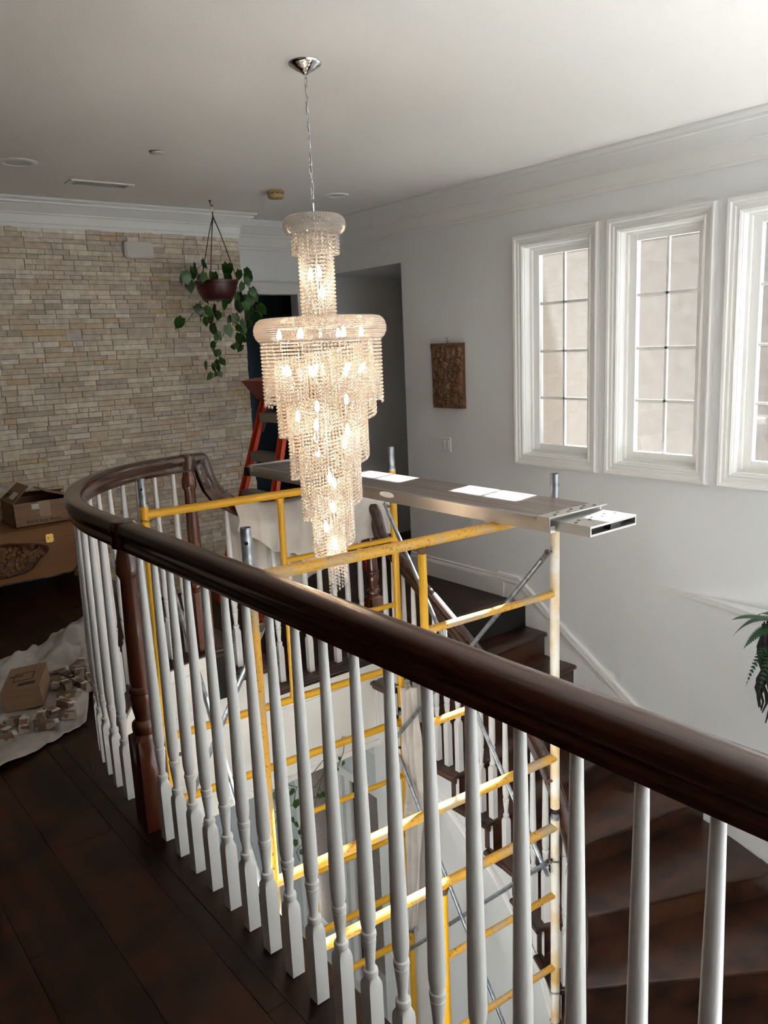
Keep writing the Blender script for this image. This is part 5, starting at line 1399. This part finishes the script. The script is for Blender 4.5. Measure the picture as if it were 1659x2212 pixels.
def frond(az, L, lift, droop):
    b = MB(); pts = []; N = 26; d = Vector((math.cos(az), math.sin(az), 0)); side = Vector((-d.y, d.x, 0))
    for i in range(N+1):
        t = i/N; pts.append(Vector((fc.x, fc.y, zt_))+d*(L*t*(1-0.15*t))+Vector((0,0,lift*t-droop*t*t)))
    b.tube(pts, [0.0025*(1-0.7*i/N) for i in range(N+1)], 5)
    for i in range(4, N):
        t = i/N; p = pts[i]; tg = (pts[i+1]-pts[i-1]).normalized(); w_ = 0.062*math.sin(PI*min(1,t*0.9+0.12))**0.7*(1.05-t*0.55)
        up = tg.cross(side).normalized()
        for s_ in (-1, 1):
            tip = p+side*s_*w_+tg*w_*0.35-up*0.0; e0, e1 = p-tg*0.0062, p+tg*0.0062; m1 = mid(p, tip, 0.55)
            b.add([e0, m1-tg*0.006, tip, m1+tg*0.006, e1], [(0,1,3,4),(1,2,3)])
    b.build('frond', M['fern'], fb)
for az, L, li, dr in ((2.45,0.36,0.22,0.16),(2.75,0.34,0.16,0.22),(3.25,0.30,0.10,0.42),(2.1,0.32,0.24,0.30),(2.9,0.26,0.05,0.36),(3.8,0.34,0.2,0.3),(4.5,0.33,0.22,0.3),(5.3,0.3,0.2,0.25),(1.4,0.3,0.25,0.3),(0.4,0.22,0.25,0.2),(2.6,0.28,0.02,0.30)): frond(az, L, li, dr)

# ---- carved relief, light switch, alarm box
b = MB(); cy0, cy1, cz0, cz1 = 4.465, 4.83, 1.065, 1.56
def ell(u, v, cu_, cv, ru, rv): return max(0.0, 1-((u-cu_)/ru)**2-((v-cv)/rv)**2)
def relief(u, v):
    # u across (0 = towards the windows), v up
    e = 0.010*(1-(2*u-1)**2) 
    w1, w2 = nz(u*6, v*8, 2.0), nz(u*7, v*9, 7.0)
    h = 0.13*abs(math.sin(u*26+5*w1))*abs(math.sin(v*34+6*w2))+0.14*max(0, 0.30-abs(nz(u*10+w1, v*14, 4.0)))/0.30+0.07*abs(nz(u*30, v*40, 4.0))
    h += 0.34*math.sqrt(ell(u,v,0.50,0.36,0.085,0.28)) + 0.40*math.sqrt(ell(u,v,0.53,0.665,0.075,0.06))
    h += 0.22*math.sqrt(ell(u,v,0.62,0.52,0.05,0.14)) + 0.22*math.sqrt(ell(u,v,0.40,0.52,0.045,0.13))
    h += 0.26*math.sqrt(ell(u,v,0.26,0.22,0.12,0.15)) + 0.22*math.sqrt(ell(u,v,0.80,0.22,0.13,0.16)) + 0.2*math.sqrt(ell(u,v,0.12,0.40,0.06,0.30)) + 0.2*math.sqrt(ell(u,v,0.85,0.62,0.10,0.10))
    for k in range(6): h += 0.22*math.sqrt(ell(u,v,0.10+0.16*k,0.86,0.04,0.10))
    for k in range(5): h += 0.14*math.sqrt(ell(u,v,0.15+0.17*k,0.72+0.03*(k % 2),0.045,0.05))
    h += 0.10*max(0, 1-v/0.07)+0.10*max(0, (v-0.96)/0.04)
    h -= 0.20*max(0, 1-min(u, 1-u)/0.05)
    return e+0.012+0.060*max(0, min(h, 0.85))
b.grid(84, 116, lambda u, v: (XR-relief(u, v), cy0+(cy1-cy0)*u+0.012*(v-0.5), cz0+(cz1-cz0)*v))
o = b.build('panel', M['carving'], None, smooth=35)
cv = thing('wood_carving', 'carved brown wooden relief panel hanging on the off-white wall', 'wall art', (XR, 4.65, cz0))
o.parent = cv; o.matrix_parent_inverse = Matrix.Translation(-ROOT[cv.name]); fixn(o.data)
b = MB(); b.box(XR-0.010, cy0, cz0, XR-0.001, cy1, cz1); b.build('backboard', M['carving'], cv)
b = MB(); b.tube([(XR-0.004,4.655,1.605),(XR-0.012,4.65,1.60),(XR-0.012,4.648,1.56)], 0.0015, 6); b.build('hanger', M['black'], cv)
sw = thing('light_switch', 'white double rocker light switch plate below the carved panel', 'switch', (XR, 4.70, 0.77))
b = MB(); y0_, y1_, z0_, z1_ = 4.645, 4.760, 0.715, 0.83
b.add([(XR,y0_,z0_),(XR,y1_,z0_),(XR,y1_,z1_),(XR,y0_,z1_),(XR-0.006,y0_+0.004,z0_+0.004),(XR-0.006,y1_-0.004,z0_+0.004),(XR-0.006,y1_-0.004,z1_-0.004),(XR-0.006,y0_+0.004,z1_-0.004)], [(0,3,2,1),(4,5,6,7),(0,1,5,4),(1,2,6,5),(2,3,7,6),(3,0,4,7)]); b.build('plate', M['plastic'], sw)
for yy in (4.663, 4.710):
    b = MB(); b.add([(XR-0.005,yy,0.74),(XR-0.005,yy+0.033,0.74),(XR-0.005,yy+0.033,0.806),(XR-0.005,yy,0.806),(XR-0.008,yy,0.74),(XR-0.008,yy+0.033,0.74),(XR-0.012,yy+0.033,0.806),(XR-0.012,yy,0.806)], [(0,3,2,1),(4,5,6,7),(0,1,5,4),(1,2,6,5),(2,3,7,6),(3,0,4,7)]); b.build('rocker', M['plastic'], sw)
al = thing('alarm_box', 'white rounded alarm sounder box mounted on the stone wall', 'alarm', (2.50, YS, 2.33))
def rounded(x0, x1, z0, z1, bulge, n=8):
    pts = []
    for (cx0, cz0_, a0) in ((x1-0.02,z1-0.02,0),(x0+0.02,z1-0.02,90),(x0+0.02,z0+0.02,180),(x1-0.02,z0+0.02,270)):
        for i in range(n+1):
            a = math.radians(a0+90*i/n); pts.append((cx0+0.02*math.cos(a), cz0_+0.02*math.sin(a)))
    return pts
pr = rounded(2.393, 2.607, 2.275, 2.398, 0); n = len(pr)
def bul(p, k): 
    cxm, czm = 2.50, 2.336; t = (p[1]-czm)/0.06; xx = p[0]+math.copysign(0.012*(1-t*t), p[0]-cxm) if abs(p[0]-cxm) > 0.08 else p[0]; return (cxm+(xx-cxm)*k, czm+(p[1]-czm)*k)
b = MB(); vs = []
for k, y in ((1.0, YS+0.01), (1.0, YS-0.030), (0.97, YS-0.036), (0.90, YS-0.036), (0.88, YS-0.042), (0.80, YS-0.044)):
    for p in pr: q = bul(p, k); vs.append((q[0], y, q[1]))
b.add(vs, [(k*n+i, k*n+(i+1)%n, (k+1)*n+(i+1)%n, (k+1)*n+i) for k in range(5) for i in range(n)]+[tuple(5*n+i for i in range(n))])
o = b.build('cover', M['cream'], al, smooth=30); fixn(o.data)
b = MB(); b.box(2.40, YS-0.012, 2.280, 2.60, YS+0.012, 2.392); b.build('backplate', M['alu_dark'], al)

# ---- ceiling fixtures
def can_light(name, label, x, y, r, grp):
    t = thing(name, label, 'light', (x, y, ZC), grp)
    b = MB(); b.lathe([(r,ZC),(r,ZC-0.006),(r*0.93,ZC-0.010),(r*0.72,ZC-0.008),(r*0.68,ZC-0.001)], 36, (x,y,0), cap=False); o = b.build('trim_ring', M['plastic'], t, smooth=40); fixn(o.data)
    b = MB(); b.lathe([(r*0.69,ZC-0.003),(r*0.55,ZC-0.0025),(0.0,ZC-0.002)], 30, (x,y,0), cap=False); b.build('lens', M['cream'], t, smooth=40)
can_light('recessed_light', 'round recessed ceiling light near the air vent', 1.42, 4.993, 0.105, None)
can_light('recessed_light', 'round recessed ceiling light in the corner above the passage', 3.632, 5.038, 0.085, None)
t = thing('sprinkler_cover', 'small flat round cover plate on the ceiling', 'sprinkler', (1.989, 4.41, ZC-0.012))
b = MB(); b.lathe([(0.0,ZC-0.014),(0.034,ZC-0.014),(0.038,ZC-0.011),(0.038,ZC-0.008),(0.0,ZC-0.008)], 28, (1.989,4.41,0)); b.build('plate', M['cream'], t, smooth=40)
b = MB(); b.lathe([(0.0,ZC-0.008),(0.018,ZC-0.008),(0.018,ZC),(0.0,ZC)], 16, (1.989,4.41,0)); b.build('neck', M['alu_dark'], t)
sd = thing('smoke_detector', 'yellowed round smoke detector on the ceiling', 'detector', (3.146, 5.092, ZC-0.055))
b = MB(); b.lathe([(0.058,ZC),(0.062,ZC-0.004),(0.062,ZC-0.012),(0.056,ZC-0.016)], 32, (3.146,5.092,0)); b.build('base', M['old_yellow'], sd, smooth=40)
b = MB(); b.lathe([(0.056,ZC-0.016),(0.058,ZC-0.02),(0.057,ZC-0.042),(0.050,ZC-0.052),(0.0,ZC-0.056)], 32, (3.146,5.092,0)); b.build('cover', M['old_yellow'], sd, smooth=40)
for i in range(10):
    a = 2*PI*i/10; b = MB(); d = Vector((math.cos(a),math.sin(a),0)); p = Vector((3.146,5.092,ZC-0.024))+d*0.0575; b.obox(p, Vector((-d.y,d.x,0))*0.012, d*0.001, Vector((0,0,0.002))); b.build('slot', M['black'], sd)
av = thing('air_vent', 'white louvred air vent in the ceiling above the stone wall', 'vent', (2.01, 5.42, ZC))
vx0, vx1, vy0, vy1 = 1.81, 2.215, 5.295, 5.435
b = MB(); b.box(vx0,vy0,ZC-0.008,vx1,vy0+0.022,ZC); b.box(vx0,vy1-0.022,ZC-0.008,vx1,vy1,ZC); b.box(vx0,vy0+0.022,ZC-0.008,vx0+0.03,vy1-0.022,ZC); b.box(vx1-0.03,vy0+0.022,ZC-0.008,vx1,vy1-0.022,ZC); b.build('frame', M['plastic'], av)
b = MB(); b.box(vx0+0.03,vy0+0.02,ZC-0.0015,vx1-0.03,vy1-0.02,ZC-0.0005); b.build('duct', M['black'], av)
for i in range(17):
    xx = vx0+0.042+i*(vx1-vx0-0.084)/16; b = MB(); b.obox((xx,(vy0+vy1)/2,ZC-0.006), (0.0030,0,-0.004), (0,0.048,0), (0.0004,0,0.0006)); b.build('louvre', M['plastic'], av)

# ---- rug on the ground floor
b = MB(); b.grid(30, 20, lambda u, v: (2.55+0.40*u, 3.55+0.33*v, ZF+0.008+0.003*abs(nz(u*6,v*5,1))))
o = b.build('floor_rug', M['mat_navy'], smooth=180); o.modifiers.new('thickness','SOLIDIFY').thickness = 0.006; tag(o, 'dark navy rug on the grey ground floor', 'rug')
